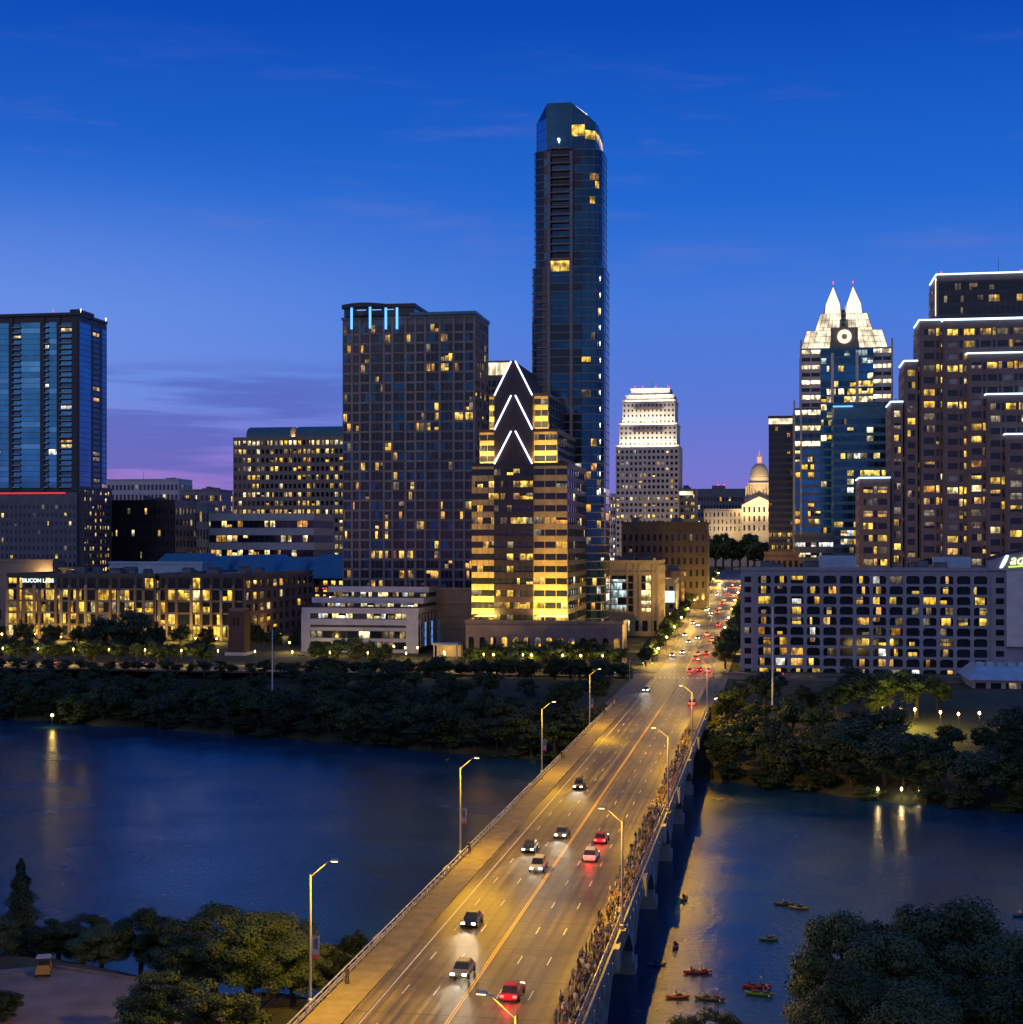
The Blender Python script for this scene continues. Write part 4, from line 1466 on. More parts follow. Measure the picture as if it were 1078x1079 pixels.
def river_hotel():
    V = 520
    u0, u1 = U(781, V), U(1046, V)
    B = Bld('river_hotel', 'long pale concrete hotel with rows of arched balconies and a script sign', 'hotel', u0, V)
    w_ = u1 - u0
    d = 20
    H = B.h(601, 0)
    box_core(B, 0, w_ + 14, 0, d, -1, H, 'hotel_concrete')
    xs, xe = B.x(797), B.x(1042)
    z0, z1 = B.h(712.5, 0), B.h(605, 0)
    heads = (('lit_yellow', 4), ('lit_orange', 4), ('lit_dim', 2))
    colp = [0.9, 0.85, 0.85, 0.5, 0.2, 0.05, 0.85, 0.85, 0.7, 0.5, 0.35, 0.9, 0.1, 0.4]
    cols = 14
    rows = 10
    B.facade(xs, 0, 0, xe - xs, z0, z1, cols, rows, 0.80, 0.78, lambda c, r: 'black_glass', 'hotel_concrete', proud=0.9, fillet=0.9, inset=0.03, pp=0.1)
    pw, rh = (xe - xs) / cols, (z1 - z0) / rows
    for c in range(cols):
        for r in range(rows):
            if R.random() < colp[c]:
                k = R.choices([q for q, _ in heads], [q for _, q in heads])[0]
                if R.random() < 0.08:
                    k = 'lit_white'
                f0, f1 = R.choice([(0.12, 0.5), (0.45, 0.88), (0.14, 0.86), (0.3, 0.6), (0.2, 0.75)])
                mb_t = (xs + (c + f0) * pw, xs + (c + f1) * pw)
                B.pane(0, 0, 0, mb_t[0], mb_t[1], z0 + (r + 0.16) * rh, z0 + (r + 0.84) * rh, k, 0.10)
    # narrow end bays of small square windows
    for a, e in ((B.x(784.5), B.x(791.5)), (B.x(1049.5), B.x(1058))):
        for r in range(rows + 0):
            B.pane(0, 0, 0, a, e, z0 + (r + 0.22) * rh, z0 + (r + 0.78) * rh, pick(0.25, (('lit_dim', 1), ('lit_yellow', 1))), 0.06)
    # west end
    B.facade(0, d, W90, d, z0, z1, 3, rows, 0.3, 0.4, lambda c, r: pick(0.2), 'hotel_concrete', proud=0.2)
    # roof units in pale metal
    for a, e, py in ((863, 902, 585.5), (985, 1023, 587)):
        mb = MB()
        mb.box(B.x(a, 6), B.x(e, 6), 6, 14, H + 0.26, B.h(py, B.x(a), 6), 'pale_metal')
        mb.build('plant_room', B.e)
    rooftop(B, B.x(800), B.x(1030), 5, 17, H, 7)
    # projecting stair tower with the sign
    xa = B.x(1040)
    mb = MB()
    n = 8
    poly = [(xa, B.h(603, 0))]
    top = []
    for k in range(n + 1):
        t = k / n
        top.append((xa + 20 * t, H + 3.6 + 3.4 * math.sin(PI / 2 * min(1, t * 1.2))))
    for (xA, zA), (xB, zB) in zip(top, top[1:]):
        mb.hexa([(xA, -0.97, H + 0.3), (xB, -0.97, H + 0.3), (xB, 4, H + 0.3), (xA, 4, H + 0.3), (xA, -0.97, zA), (xB, -0.97, zB), (xB, 4, zB), (xA, 4, zA)], 'hotel_concrete')
        mb.hexa([(xA, -1.4, zA), (xB, -1.4, zB), (xB, 4.2, zB), (xA, 4.2, zA), (xA, -1.4, zA + 0.7), (xB, -1.4, zB + 0.7), (xB, 4.2, zB + 0.7), (xA, 4.2, zA + 0.7)], 'dark_panel')
    mb.build('sign_parapet', B.e)
    mb = MB(); mb.box(B.x(1060), w_ + 14.2, -1.6, -0.02, B.h(678, 0), H + 0.2, 'white_stone'); mb.build('stair_tower', B.e)
    # the glowing script letters
    mb = MB()
    x0, zz_ = B.x(1053.5), B.h(598.5, w_)
    for k in range(5):
        t0, t1 = k / 5, (k + 1) / 5
        f = lambda t: (x0 + 0.2 + 1.5 * t + 0.5 * math.sin(t * PI / 2), zz_ + 4.2 * t)
        (xA, zA), (xB, zB) = f(t0), f(t1)
        hw0, hw1 = 0.25 + 0.42 * math.sin(PI * (0.15 + 0.7 * t0)), 0.25 + 0.42 * math.sin(PI * (0.15 + 0.7 * t1))
        mb.hexa([(xA - hw0, -1.3, zA), (xA + hw0, -1.3, zA), (xA + hw0, -1.0, zA), (xA - hw0, -1.0, zA),
                 (xB - hw1, -1.3, zB), (xB + hw1, -1.3, zB), (xB + hw1, -1.0, zB), (xB - hw1, -1.0, zB)], 'sign_white')
    mb.build('sign_letter', B.e)
    txt = text_mesh('adisson', 4.6, 'sign_text_lime', shear=0.3)
    part('sign_lettering', txt, B.e, (x0 + 2.9, -1.25, zz_ + 1.25))
    mb = MB()
    for k in range(6):
        xA, xB = x0 + 2.6 + k * 1.6, x0 + 2.6 + (k + 1) * 1.6
        zA, zB = zz_ + 0.15 + 0.09 * k ** 1.3, zz_ + 0.15 + 0.09 * (k + 1) ** 1.3
        mb.hexa([(xA, -1.3, zA), (xB, -1.3, zB), (xB, -1.0, zB), (xA, -1.0, zA), (xA, -1.3, zA + 0.45), (xB, -1.3, zB + 0.45), (xB, -1.0, zB + 0.45), (xA, -1.0, zA + 0.45)], 'sign_green')
    mb.build('sign_underline', B.e)
    B.done()
    # low pavilion with a pale blue roof in front
    V2 = 470
    ua = U(1022, V2)
    Q = Bld('pavilion', 'low pavilion with a broad pale blue roof beside the hotel', 'pavilion', ua, V2, 10.5)
    Q.wall.box(1, 40, 1, 26, 0, 4, 'hotel_concrete')
    Q.facade(1, 1, 0, 39, 0, 4, 9, 1, 0.7, 0.6, lambda c, r: pick(0.3), 'hotel_concrete')
    Q.P('roof').frustum((-0.5, 42, -0.5, 28), (3, 42, 8, 24), 4.01, 7.5, 'pale_metal')
    for k in range(5):
        mb = MB(); mb.box(3 + k * 3, 5 + k * 3, 9, 12, 7.51, 8.6, 'pale_metal'); mb.build('skylight', Q.e)
    Q.done()


def text_mesh(s, size, m, shear=0.0, ext=0.06):
    cu = bpy.data.curves.new('lettering', 'FONT')
    cu.body = s
    cu.size = size
    cu.shear = shear
    cu.extrude = ext
    cu.offset = size * 0.012
    o = bpy.data.objects.new('lettering', cu)
    C.objects.link(o)
    dg = bpy.context.evaluated_depsgraph_get()
    dg.update()
    me = bpy.data.meshes.new_from_object(o.evaluated_get(dg))
    bpy.data.objects.remove(o)
    me.transform(Matrix.Rotation(PI / 2, 4, 'X'))
    me.materials.clear()
    me.materials.append(M[m])
    for p in me.polygons:
        p.material_index = 0
    return me


mat('sign_text_lime', (0.8, 0.95, 0.3), 0.5, emit=(0.85, 1.0, 0.42), es=1.7)


def riverfront_offices():
    V = 600
    for i, (a, e, lab) in enumerate(((8, 163, 'mid-rise office block with yellow lit windows and white rooftop lettering by the river'),
                                     (168, 257, 'mid-rise office block with pale stone piers beside the brick tower'))):
        u0, u1 = U(a, V), U(e, V)
        B = Bld('riverfront_office', lab, 'office building', u0, V)
        w_ = u1 - u0
        d = 50 if i == 0 else VS(329, u1) - V
        H = B.h(607, w_ / 2)
        box_core(B, 0, w_, 0, d, 0, H, 'dark_panel')
        lk = (('lit_yellow', 7), ('lit_pale', 1), ('lit_orange', 1), ('lit_dim', 1))
        bays = [4, 2, 4, 2, 6, 2, 3, 3, 3, 4, 5, 3, 6, 3, 4] if i == 0 else [3, 4, 6, 4, 4, 4, 5, 4]
        tot = sum(bays)
        x = 0
        for j, c in enumerate(bays):
            xa, xe = x * w_ / tot, (x + c) * w_ / tot
            x += c
            big = R.random() < 0.45
            m = 'beige_stone' if (j % 3 == 0) else 'brown_stone'
            B.wall.box(xa - 0.5, xa + 0.6, -0.8, 0.01, 0, H * (0.86 if j % 2 else 0.78), m)
            for r in range(5):
                z0 = 1.0 + r * (H - 1.5) / 5
                fh = (H - 1.5) / 5
                p = (0.9 if big else 0.42) * (0.35 if r == 4 else 1)
                n = max(1, int((xe - xa - 1.2) / 1.9))
                on = R.random() < p
                ww = (xe - xa - 1.2) / n
                for k in range(n):
                    B.pane(0, 0, 0, xa + 0.7 + k * ww, xa + 0.7 + (k + 1) * ww - 0.14, z0 + 0.5, z0 + fh - 0.35, pick(0.9 if on else 0.06, lk, 'black_glass'), 0.08)
                B.wall.box(xa + 0.61, xe - 0.51, -0.4, 0.0, z0 - 0.35, z0 + 0.45, 'brown_stone' if R.random() < 0.7 else 'slate_panel')
        B.facade(w_, 0, E90, d, 1, H - 1, 11, 5, 0.62, 0.6, lambda c, r: pick(0.75 if c < 3 else 0.2, lk, 'black_glass'), 'brown_stone', proud=0.6)
        rooftop(B, 2, w_ - 4, 6, d - 6, H, 8)
        if i == 0:
            part('sign_lettering', text_mesh('SILICON LABS', 2.3, 'sign_white'), B.e, (B.x(24), -0.6, B.h(613.5, 8)))
        # blank grey plant storey behind
        B.done()


def blue_roof_hall():
    V = 705
    u0, u1 = U(150, V), U(364, V)
    B = Bld('civic_hall', 'broad low hall with a faceted blue metal roof behind the riverfront offices', 'hall', u0, V)
    w_ = u1 - u0
    H = B.h(609, w_ / 2)
    B.wall.box(0, w_, 0, 45, 0, H, 'brown_stone')
    B.facade(0, 0, 0, w_, 3, H - 0.5, 26, 5, 0.5, 0.6, lambda c, r: pick(0.35 if c < 23 else 0.95, (('lit_yellow', 3), ('lit_dim', 1))), 'brown_stone')
    zr = B.h(583.5, w_ / 2)
    pts = [0, 0.30, 0.42, 0.66, 0.8, 1.0]
    for k, (a, e) in enumerate(zip(pts, pts[1:])):
        xa, xe = a * w_, e * w_
        xm = (xa + xe) / 2
        zt = zr - (0, 1.2, 0.6, 1.8, 0.5)[k]
        mb = MB()
        mb.face([(xa - 0.5, -3, H), (xe + 0.5, -3, H), (xm + (xe - xa) * 0.3, 14, zt), (xm - (xe - xa) * 0.3, 14, zt)], 'blue_metal')
        mb.face([(xe + 0.5, -3, H), (xe + 0.5, 46, H), (xm + (xe - xa) * 0.3, 32, zt), (xm + (xe - xa) * 0.3, 14, zt)], 'blue_metal')
        mb.face([(xa - 0.5, 46, H), (xa - 0.5, -3, H), (xm - (xe - xa) * 0.3, 14, zt), (xm - (xe - xa) * 0.3, 32, zt)], 'blue_metal')
        mb.face([(xm - (xe - xa) * 0.3, 14, zt), (xm + (xe - xa) * 0.3, 14, zt), (xm + (xe - xa) * 0.3, 32, zt), (xm - (xe - xa) * 0.3, 32, zt)], 'blue_metal')
        mb.face([(xe + 0.5, 46, H), (xa - 0.5, 46, H), (xm - (xe - xa) * 0.3, 32, zt), (xm + (xe - xa) * 0.3, 32, zt)], 'blue_metal')
        mb.face([(xa - 0.5, -3, H - 0.02), (xa - 0.5, 46, H - 0.02), (xe + 0.5, 46, H - 0.02), (xe + 0.5, -3, H - 0.02)], 'blue_metal')
        mb.build('roof', B.e)
    mb = MB(); mb.box(B.x(242.5), B.x(243.8), -3.6, -3.2, H, H + 4, 'sign_white'); mb.build('light_strip', B.e)
    B.done()
    # flat white annex
    V2 = 672
    ua, ub = U(115, V2), U(213, V2)
    Q = Bld('white_annex', 'pale blue flat-roofed annex before the blue metal roof', 'building', ua, V2)
    H = Q.h(594, 5)
    box_core(Q, 0, ub - ua, 0, 14, 0, H, 'pale_metal')
    Q.pane(0, 0, 0, Q.x(138), Q.x(144.5), Q.h(604.5, 5), Q.h(600.5, 5), 'lit_pale', 0.06)
    Q.pane(0, 0, 0, Q.x(201), Q.x(206), Q.h(607.5, 5), Q.h(602.5, 5), 'black_glass', 0.06)
    Q.done()
    V3 = 655
    ua, ub = U(-60, V3), U(55.5, V3)
    Q = Bld('beige_block', 'blank beige block with a warm lit wall at the foot of the glass tower', 'building', ua, V3)
    H = Q.h(592, 30)
    box_core(Q, 0, ub - ua, 0, 12, 0, H, 'beige_stone')
    for k in range(6):
        Q.pane(0, 0, 0, 4 + k * 7, 8 + k * 7, 3, 8, pick(0.2), 0.06)
    lamp('AREA', 'wall_light', (ub - ua - 3, -5, H - 6), 2200, (1, 0.62, 0.22), Q.e, (math.radians(90), 0, 0), (5, 1))
    Q.done()
    V4 = 660
    ua, ub = U(60, V4), U(92, V4)
    Q = Bld('lit_canopy', 'small glowing pavilion under a flat canopy beside the beige block', 'pavilion', ua, V4)
    H = Q.h(597, 5)
    Q.wall.box(0, ub - ua, 0.2, 8, 0, H - 1.2, 'beige_stone')
    for k in range(5):
        Q.pane(0, 0.2, 0, (ub - ua) * (0.3 + 0.14 * k), (ub - ua) * (0.42 + 0.14 * k), H - 5, H - 1.4, 'lit_pale', 0.06)
    Q.P('canopy').box(-1, ub - ua + 1, -2, 9, H - 1.1, H - 0.4, 'dark_panel')
    Q.done()


def parking_garage():
    V = 560
    u0, u1 = U(318, V), U(441, V)
    B = Bld('parking_garage', 'white parking garage with stepped bright decks and blue lit corner', 'garage', u0, V)
    w_ = u1 - u0
    d = VS(470, u1) - V
    lv = [(B.h(652, 0), 0.0), (B.h(640, 0), 0.0), (B.h(630, 0), 8.0), (B.h(619, 0), 17.0)]
    prev = 0
    for i, (h_, y) in enumerate(lv):
        x0 = 0 if i < 2 else B.x(322 if i == 2 else 332)
        B.wall.box(x0 + 0.4, w_ - 0.4, y + 0.5, d, prev, h_ - 1.5, 'dark_panel')
        # parapet bands with an open slot under each
        B.P('parapet').box(x0, w_, y, y + 0.49, h_ - 2.2, h_, 'garage_paint')
        B.P('parapet').box(w_ - 0.39, w_ + 0.1, y + 0.49, d, h_ - 2.2, h_, 'garage_paint')
        B.P('deck').box(x0 + 0.4, w_ - 0.4, y + 0.5, d, h_ - 1.49, h_ - 1.1, 'concrete')
        if i:
            n = 16
            for k in range(n):
                xa = x0 + 1 + (w_ - x0 - 2) * k / n
                if R.random() < 0.75:
                    B.pane(0, y + 0.5, 0, xa, xa + (w_ - x0 - 2) / n * 0.9, prev + (0.1 if i > 1 else 0.3), h_ - 2.25, R.choice(['lit_pale', 'lit_white', 'lit_pale', 'lit_dim']), 0.05)
        prev = h_
    h0 = lv[0][0]
    B.P('parapet').box(-0.1, B.x(327), -0.3, 0.0, 0, lv[1][0] - 2.21, 'garage_paint')
    B.P('parapet').box(B.x(428), w_, -0.3, 0.0, 0, lv[1][0] - 2.21, 'garage_paint')
    for r in range(3):
        B.P('parapet').box(B.x(327) + 0.01, B.x(428) - 0.01, 0.05, 0.45, r * 4.1, r * 4.1 + 1.3, 'garage_paint')
        for k in range(8):
            xa = B.x(327) + (B.x(428) - B.x(327)) * k / 8
            if r * 4.1 + 3.9 < h0 - 2:
                B.pane(0, 0.5, 0, xa + 0.3, xa + (B.x(428) - B.x(327)) / 8 - 0.3, r * 4.1 + 1.4, r * 4.1 + 3.9, pick(0.35 + 0.3 * (k > 4), (('lit_pale', 1), ('lit_dim', 3))), 0.05)
    B.facade(w_ + 0.1, 2, E90, d - 4, 2, lv[1][0] - 2.5, 8, 4, 0.6, 0.9, lambda c, r: 'neon_blue_glass' if c % 2 and r < 3 else 'deep_glass', 'garage_paint', proud=0.3)
    B.done()
    # lamps on the top decks
    items = []
    for i, (px, py, y) in enumerate(((348, 630, 20), (380, 631, 20), (408, 631, 20), (431, 633, 20), (368, 641.5, 10), (396, 642, 10))):
        u = U(px, V + y)
        z = Z(py, u, V + y)
        t = thing('deck_lamp', 'x', 'lamp', W(u, V + y, z - 5), -A, 'lamps on the parking garage decks')
        mb = MB(); mb.lathe([(0.12, 0), (0.08, 4.8)], 'galvanised', n=6); mb.build('pole', t)
        mb = MB(); mb.lathe([(0.2, 4.7), (0.45, 4.9), (0.45, 5.1), (0.15, 5.4)], 'lamp_white', n=8); mb.build('lamp_head', t)
        lamp('POINT', 'lamp_light', (0, -0.3, 4.4), 1300, (0.85, 0.90, 1.0), t, radius=0.3)
        items.append((t, 'bright white lamp on the ' + ('top' if y > 15 else 'lower') + ' deck of the parking garage', px))
    ordinal_labels(items, 'from the left')
    # plain beige block between the garage and the chevron tower
    V2 = 592
    ua, ub = U(452, V2), U(500, V2)
    Q = Bld('beige_annex', 'blank beige wall block between the garage and the chevron tower', 'building', ua, V2)
    H = Q.h(622, 8)
    box_core(Q, 0, ub - ua, 0, 12, -2, H, 'beige_stone')
    for k in range(3):
        Q.wall.box(0.1, ub - ua - 0.1, -0.03, 0.0, 6 + k * 5, 6.25 + k * 5, 'brown_stone')
    Q.done()
    # driveway canopy with warm light
    V3 = 545
    ua, ub = U(455, V3), U(483, V3)
    Q = Bld('driveway_canopy', 'warm lit driveway canopy at the corner of the parking garage', 'canopy', ua, V3)
    Q.P('roof').box(0, ub - ua, 0, 8, 4.6, 5.3, 'white_stone')
    for x in (0.5, ub - ua - 0.9):
        for y in (0.4, 7.2):
            Q.wall.box(x, x + 0.4, y, y + 0.4, -0.5, 4.59, 'white_stone')
    Q.wall.box(0, ub - ua, 8.01, 8.4, -0.5, 5.2, 'limestone')
    lamp('POINT', 'canopy_light', ((ub - ua) / 2, 3, 3.6), 900, (1, 0.7, 0.2), Q.e, radius=0.5)
    Q.done()


mat('neon_blue_glass', (0.1, 0.2, 0.5), 0.2, emit=(0.15, 0.40, 1.0), es=0.7)


def avenue_buildings():
    # cream building with tall cool lit stair windows
    V = 640
    u0, u1 = U(600, V), U(694, V)
    B = Bld('cream_building', 'cream building with tall cool-white glazed stair bays facing the river', 'building', u0, V)
    w_ = u1 - u0
    H = B.h(593, w_ / 2)
    box_core(B, 0, w_, 0, 34, 0, H, 'limestone_dark')
    zb, zt = B.h(645, w_ / 2), B.h(606, w_ / 2)
    n = 5
    fh = (zt - zb) / n
    for a, e, k in ((604, 614, 'lit_cool'), (617, 622, 'lit_dim'), (636, 643, 'lit_dim'), (644.5, 660, 'lit_cool'), (662, 667, 'dark_window'), (676, 686, 'lit_pale')):
        for r in range(n):
            kk = k if k != 'lit_dim' else pick(0.5, (('lit_pale', 1), ('lit_dim', 1)))
            B.pane(0, 0, 0, B.x(a), B.x(e), zb + r * fh + 0.25, zb + (r + 1) * fh - 0.2, kk, 0.06)
    for px in (601, 615.5, 624, 635, 643.6, 661, 668.5, 674, 688, 693):
        B.wall.box(B.x(px) - 0.35, B.x(px) + 0.35, -0.5, 0, 0, H - 1, 'limestone_dark')
    for py in (603.5, 647):
        B.wall.box(0, w_, -0.65, -0.51, B.h(py, w_ / 2) - 0.4, B.h(py, w_ / 2) + 0.4, 'limestone_dark')
    B.facade(0, 0, 0, w_, 0.5, B.h(650, w_ / 2), 10, 1, 0.6, 0.6, lambda c, r: pick(0.3), 'limestone_dark')
    B.facade(w_, 0, E90, 34, 2, H - 1, 8, 6, 0.5, 0.55, lambda c, r: pick(0.5), 'limestone_dark')
    rooftop(B, 2, w_ - 4, 6, 28, H, 6)
    for k in range(10):
        B.beacon(R.uniform(2, w_ * 0.5), R.uniform(2, 10), H + 0.2, 'beacon_white', 0.14)
    B.done()
    # brown arcaded block behind
    V = 800
    u0, u1 = U(655, V), U(744, V)
    B = Bld('arcaded_building', 'brown stone block with arched top-floor windows along the avenue', 'building', u0, V)
    w_ = u1 - u0
    H = B.h(552, w_ / 2)
    box_core(B, 0, w_, 0, 34, 0, H, 'umber_stone')
    B.facade(0, 0, 0, w_, 3, H - 4, 14, 6, 0.42, 0.55, lambda c, r: pick(0.5 if r == 2 else 0.08, (('lit_orange', 1), ('lit_dim', 3))), 'umber_stone', fillet=0.5)
    B.facade(w_, 0, E90, 34, 3, H - 4, 9, 6, 0.42, 0.55, lambda c, r: pick(0.25), 'umber_stone')
    rooftop(B, 2, w_ - 4, 6, 28, H, 4)
    B.done()
    # lower shops stepping up the avenue, west side
    specs = [(715, 660, 716, 612, 'grey two-storey shop block with a bright screen on its front', 'grey_stone'), (760, 700, 728, 604, 'small dark shop row under the arcaded block', 'brown_stone'),
             (905, 716, 744, 517, 'narrow office slab with lit floors beside the stone tower', 'slate_panel'), (1000, 738, 746, 570, 'thin dark shopfront along the far avenue', 'brown_stone')]
    for i, (V, a, e, py, lab, m) in enumerate(specs):
        u0, u1 = U(a, V), min(U(e, V), -16)
        B = Bld('office_slab' if i == 2 else 'shop_block', lab, 'office building' if i == 2 else 'shop', u0, V)
        w_ = u1 - u0
        H = B.h(py, w_ / 2)
        box_core(B, 0, w_, 0, 26, 0, H, m)
        rows = max(1, int(H / 4))
        cols = max(2, int(w_ / 3))
        B.facade(0, 0, 0, w_, 1, H - 1.5, cols, rows, 0.6, 0.55, lambda c, r: pick(0.6 if i == 2 and r > 2 else 0.2, dark='black_glass'), m)
        B.facade(w_, 0, E90, 26, 1, H - 1.5, 6, rows, 0.6, 0.5, lambda c, r: pick(0.55), m)
        if i == 2:
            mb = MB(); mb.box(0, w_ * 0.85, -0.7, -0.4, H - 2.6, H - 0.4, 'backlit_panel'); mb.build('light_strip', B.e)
        if i == 0:
            mb = MB(); xa, xe = B.x(695), B.x(711)
            mb.box(xa, xe, -1.2, -0.8, B.h(634.5, w_ / 2), B.h(622.5, w_ / 2), 'video_screen')
            mb.box(xa - 0.3, xe + 0.3, -0.79, -0.4, B.h(635, w_ / 2), B.h(622, w_ / 2), 'dark_metal')
            mb.build('screen', B.e)
            mb = MB(); mb.box(B.x(690.5), B.x(692.5), -0.9, -0.5, B.h(652, w_ / 2), B.h(606, w_ / 2), 'sign_red'); mb.build('sign', B.e)
        rooftop(B, 1, w_ - 4, 5, 20, H, 3)
        B.done()
    # far pieces beside the capitol
    V = 1720
    u0, u1 = U(735, V), U(787, V)
    B = Bld('far_office', 'wide dark office block on the horizon with two red roof lights', 'office building', u0, V)
    w_ = u1 - u0
    H = B.h(516, w_ / 2)
    box_core(B, 0, w_, 0, 30, 0, H, 'slate_panel')
    B.facade(0, 0, 0, w_, 3, H - 6, 16, 8, 0.6, 0.5, lambda c, r: pick(0.2 + 0.3 * (c < 7 and r < 5)), 'slate_panel')
    mb = MB(); mb.box(B.x(750), B.x(764), 6, 16, H + 0.26, H + 5, 'slate_panel'); mb.build('plant_room', B.e)
    for px in (756.5, 763):
        B.beacon(B.x(px), 6, H + 4.6, 'beacon_red', 1.2)
    B.done()
    # dark slab right of the capitol
    V = 960
    u0, u1 = U(810, V), U(836, V)
    B = Bld('dark_slab', 'narrow black glass slab with a lit crown strip beside the dome', 'tower', u0, V)
    w_ = u1 - u0
    H = B.h(440, w_ / 2)
    box_core(B, 0, w_, 0, 30, 0, H, 'dark_panel')
    B.facade(0, 0, 0, w_, 3, H - 5, 8, 26, 0.9, 0.6, lambda c, r: pick(0.05 if r > 8 else (0.95 if r == 8 else 0.4), (('lit_orange', 2), ('lit_yellow', 2), ('lit_dim', 3)), 'black_glass'), 'dark_panel')
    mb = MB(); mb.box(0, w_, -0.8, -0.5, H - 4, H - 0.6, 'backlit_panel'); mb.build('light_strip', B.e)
    B.done()
    # low modern block between slab and hotel
    V = 640
    u0, u1 = U(806, V), U(842, V)
    B = Bld('low_terrace_building', 'low dark block with a roof terrace behind the hotel', 'building', u0, V)
    w_ = u1 - u0
    H = B.h(584, w_ / 2)
    box_core(B, 0, w_, 0, 22, 0, H, 'brown_stone')
    B.facade(0, 0, 0, w_, 2, H - 1, 6, 5, 0.6, 0.5, lambda c, r: pick(0.4), 'brown_stone')
    B.facade(0, 22, W90, 22, 2, H - 1, 6, 5, 0.6, 0.5, lambda c, r: pick(0.5), 'brown_stone')
    B.done()
    V = 690
    u0, u1 = U(837, V), U(878, V)
    B = Bld('curtain_wall_block', 'mid-rise block with white lit floors at the foot of the crowned tower', 'office building', u0, V)
    w_ = u1 - u0
    H = B.h(566, w_ / 2)
    box_core(B, 0, w_, 0, 20, 0, H, 'slate_panel')
    B.facade(0, 0, 0, w_, 2, H - 1, 7, 8, 0.9, 0.4, lambda c, r: pick(0.5, (('lit_pale', 1), ('lit_white', 1))), 'slate_panel')
    B.done()
    # bright topped tower behind the chevron tower
    V = 660
    u0, u1 = U(512, V), U(541, V)
    B = Bld('bright_top_tower', 'tower with a glowing pale yellow top peeking behind the chevron tower', 'tower', u0, V)
    w_ = u1 - u0
    H = B.h(381, w_ / 2)
    box_core(B, 0, w_, 0, 24, 0, H - 7, 'limestone')
    B.facade(0, 0, 0, w_, 3, H - 7.5, 5, 26, 0.8, 0.7, lambda c, r: pick(0.06, dark='pale_blue_glass'), 'limestone')
    mb = MB()
    for k in range(5):
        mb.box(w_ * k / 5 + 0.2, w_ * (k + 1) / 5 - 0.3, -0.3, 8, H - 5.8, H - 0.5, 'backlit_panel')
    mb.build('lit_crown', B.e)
    B.P('crown_frame').box(-0.3, w_ + 0.3, -0.8, 9, H - 0.45, H + 0.3, 'limestone')
    B.done()


mat('video_screen', (0.3, 0.5, 0.7), 0.4, emit=(0.62, 0.85, 1.0), es=1.3)
mat('sign_red', (0.7, 0.2, 0.1), 0.4, emit=(1.0, 0.25, 0.10), es=1.2)
mat('limestone_dark', (0.34, 0.27, 0.20), 0.8, var=0.15)


def far_left():
    specs = [
        (1200, 113, 188, 506, 'apartment_block', 'pale grey apartment block with vertical strips far behind the dark block', 'white_stone', 18, 9, 0.06),
        (760, 111, 184, 529, 'dark_office', 'dark brown glass block with few lights beside the glass tower', 'brown_panel', 16, 9, 0.10),
        (820, 178, 206, 531, 'blank_block', 'blank grey concrete block standing behind the dark brown glass block', 'grey_stone', 4, 5, 0.12),
        (1150, 190, 231, 517, 'small_office', 'small office block with a dark cap and lit floors on the horizon', 'grey_stone', 8, 8, 0.4),
    ]
    for V, a, e, py, nm, lab, m, cols, rows, p in specs:
        u0, u1 = U(a, V), U(e, V)
        B = Bld(nm, lab, 'building', u0, V)
        w_ = u1 - u0
        H = B.h(py, w_ / 2)
        box_core(B, 0, w_, 0, 30, 0, H, m)
        B.facade(0, 0, 0, w_, 3, H - 2, cols, rows, 0.6, 0.55, lambda c, r: pick(p, dark='black_glass'), m)
        B.facade(w_, 0, E90, 30, 3, H - 2, 6, rows, 0.6, 0.55, lambda c, r: pick(p, dark='black_glass'), m)
        rooftop(B, 2, w_ - 5, 5, 25, H, 4)
        if nm == 'apartment_block':
            mb = MB(); mb.tube((B.x(145), 12, H), (B.x(145), 12, H + 8), 0.25, 0.15, 'galvanised', 5); mb.build('mast', B.e)
        B.done()
    # long building with pale horizontal bands
    V = 840
    u0, u1 = U(205, V), U(330, V)
    B = Bld('banded_garage', 'long low garage with pale horizontal bands and strip lighting', 'garage', u0, V)
    w_ = u1 - u0
    H = B.h(541, w_ / 2)
    B.wall.box(0, w_, 0.5, 40, 0, H - 1, 'dark_panel')
    B.P('roof').box(0.4, w_ - 0.4, 1, 39, H - 0.99, H - 0.5, 'roof_membrane')
    rows = 6
    rh = H / rows
    for r in range(rows):
        B.P('band').box(-0.3, w_ + 0.3, 0, 0.49, r * rh + rh * 0.5, (r + 1) * rh, 'white_stone')
        B.P('band').box(w_ - 0.1, w_ + 0.3, 0.49, 40, r * rh + rh * 0.5, (r + 1) * rh, 'limestone_dark')
        n = 22
        for k in range(n):
            key = pick(0.8 if r in (1, 2) else (0.35 if r > 2 else 0.25), (('lit_pale', 3), ('lit_orange', 1)), 'black_glass')
            B.pane(0, 0.5, 0, w_ * k / n + 0.2, w_ * (k + 1) / n - 0.2, r * rh + 0.5, r * rh + rh * 0.48, key, 0.04)
    B.done()
    # brick tower on the bank
    V = 548
    u0, u1 = U(240.5, V), U(257.5, V)
    t = Bld('brick_tower', 'square brown brick tower on a white plinth near the riverbank', 'tower', u0, V)
    w_ = u1 - u0
    H = t.h(641, 0)
    t.wall.box(0, w_, 0, w_, 0.8, H - 2, 'brick')
    t.P('cap').box(-0.4, w_ + 0.4, -0.4, w_ + 0.4, H - 1.99, H - 1.2, 'brick')
    t.P('cap').box(0.2, w_ - 0.2, 0.2, w_ - 0.2, H - 1.19, H, 'brown_stone')
    t.P('plinth').box(-1, w_ + 1, -1, w_ + 1, -0.5, 0.79, 'white_stone')
    for k in range(2):
        t.pane(0, 0, 0, w_ * (0.3 + 0.25 * k), w_ * (0.42 + 0.25 * k), H - 6.5, H - 3.5, 'black_glass', 0.05)
    t.done()


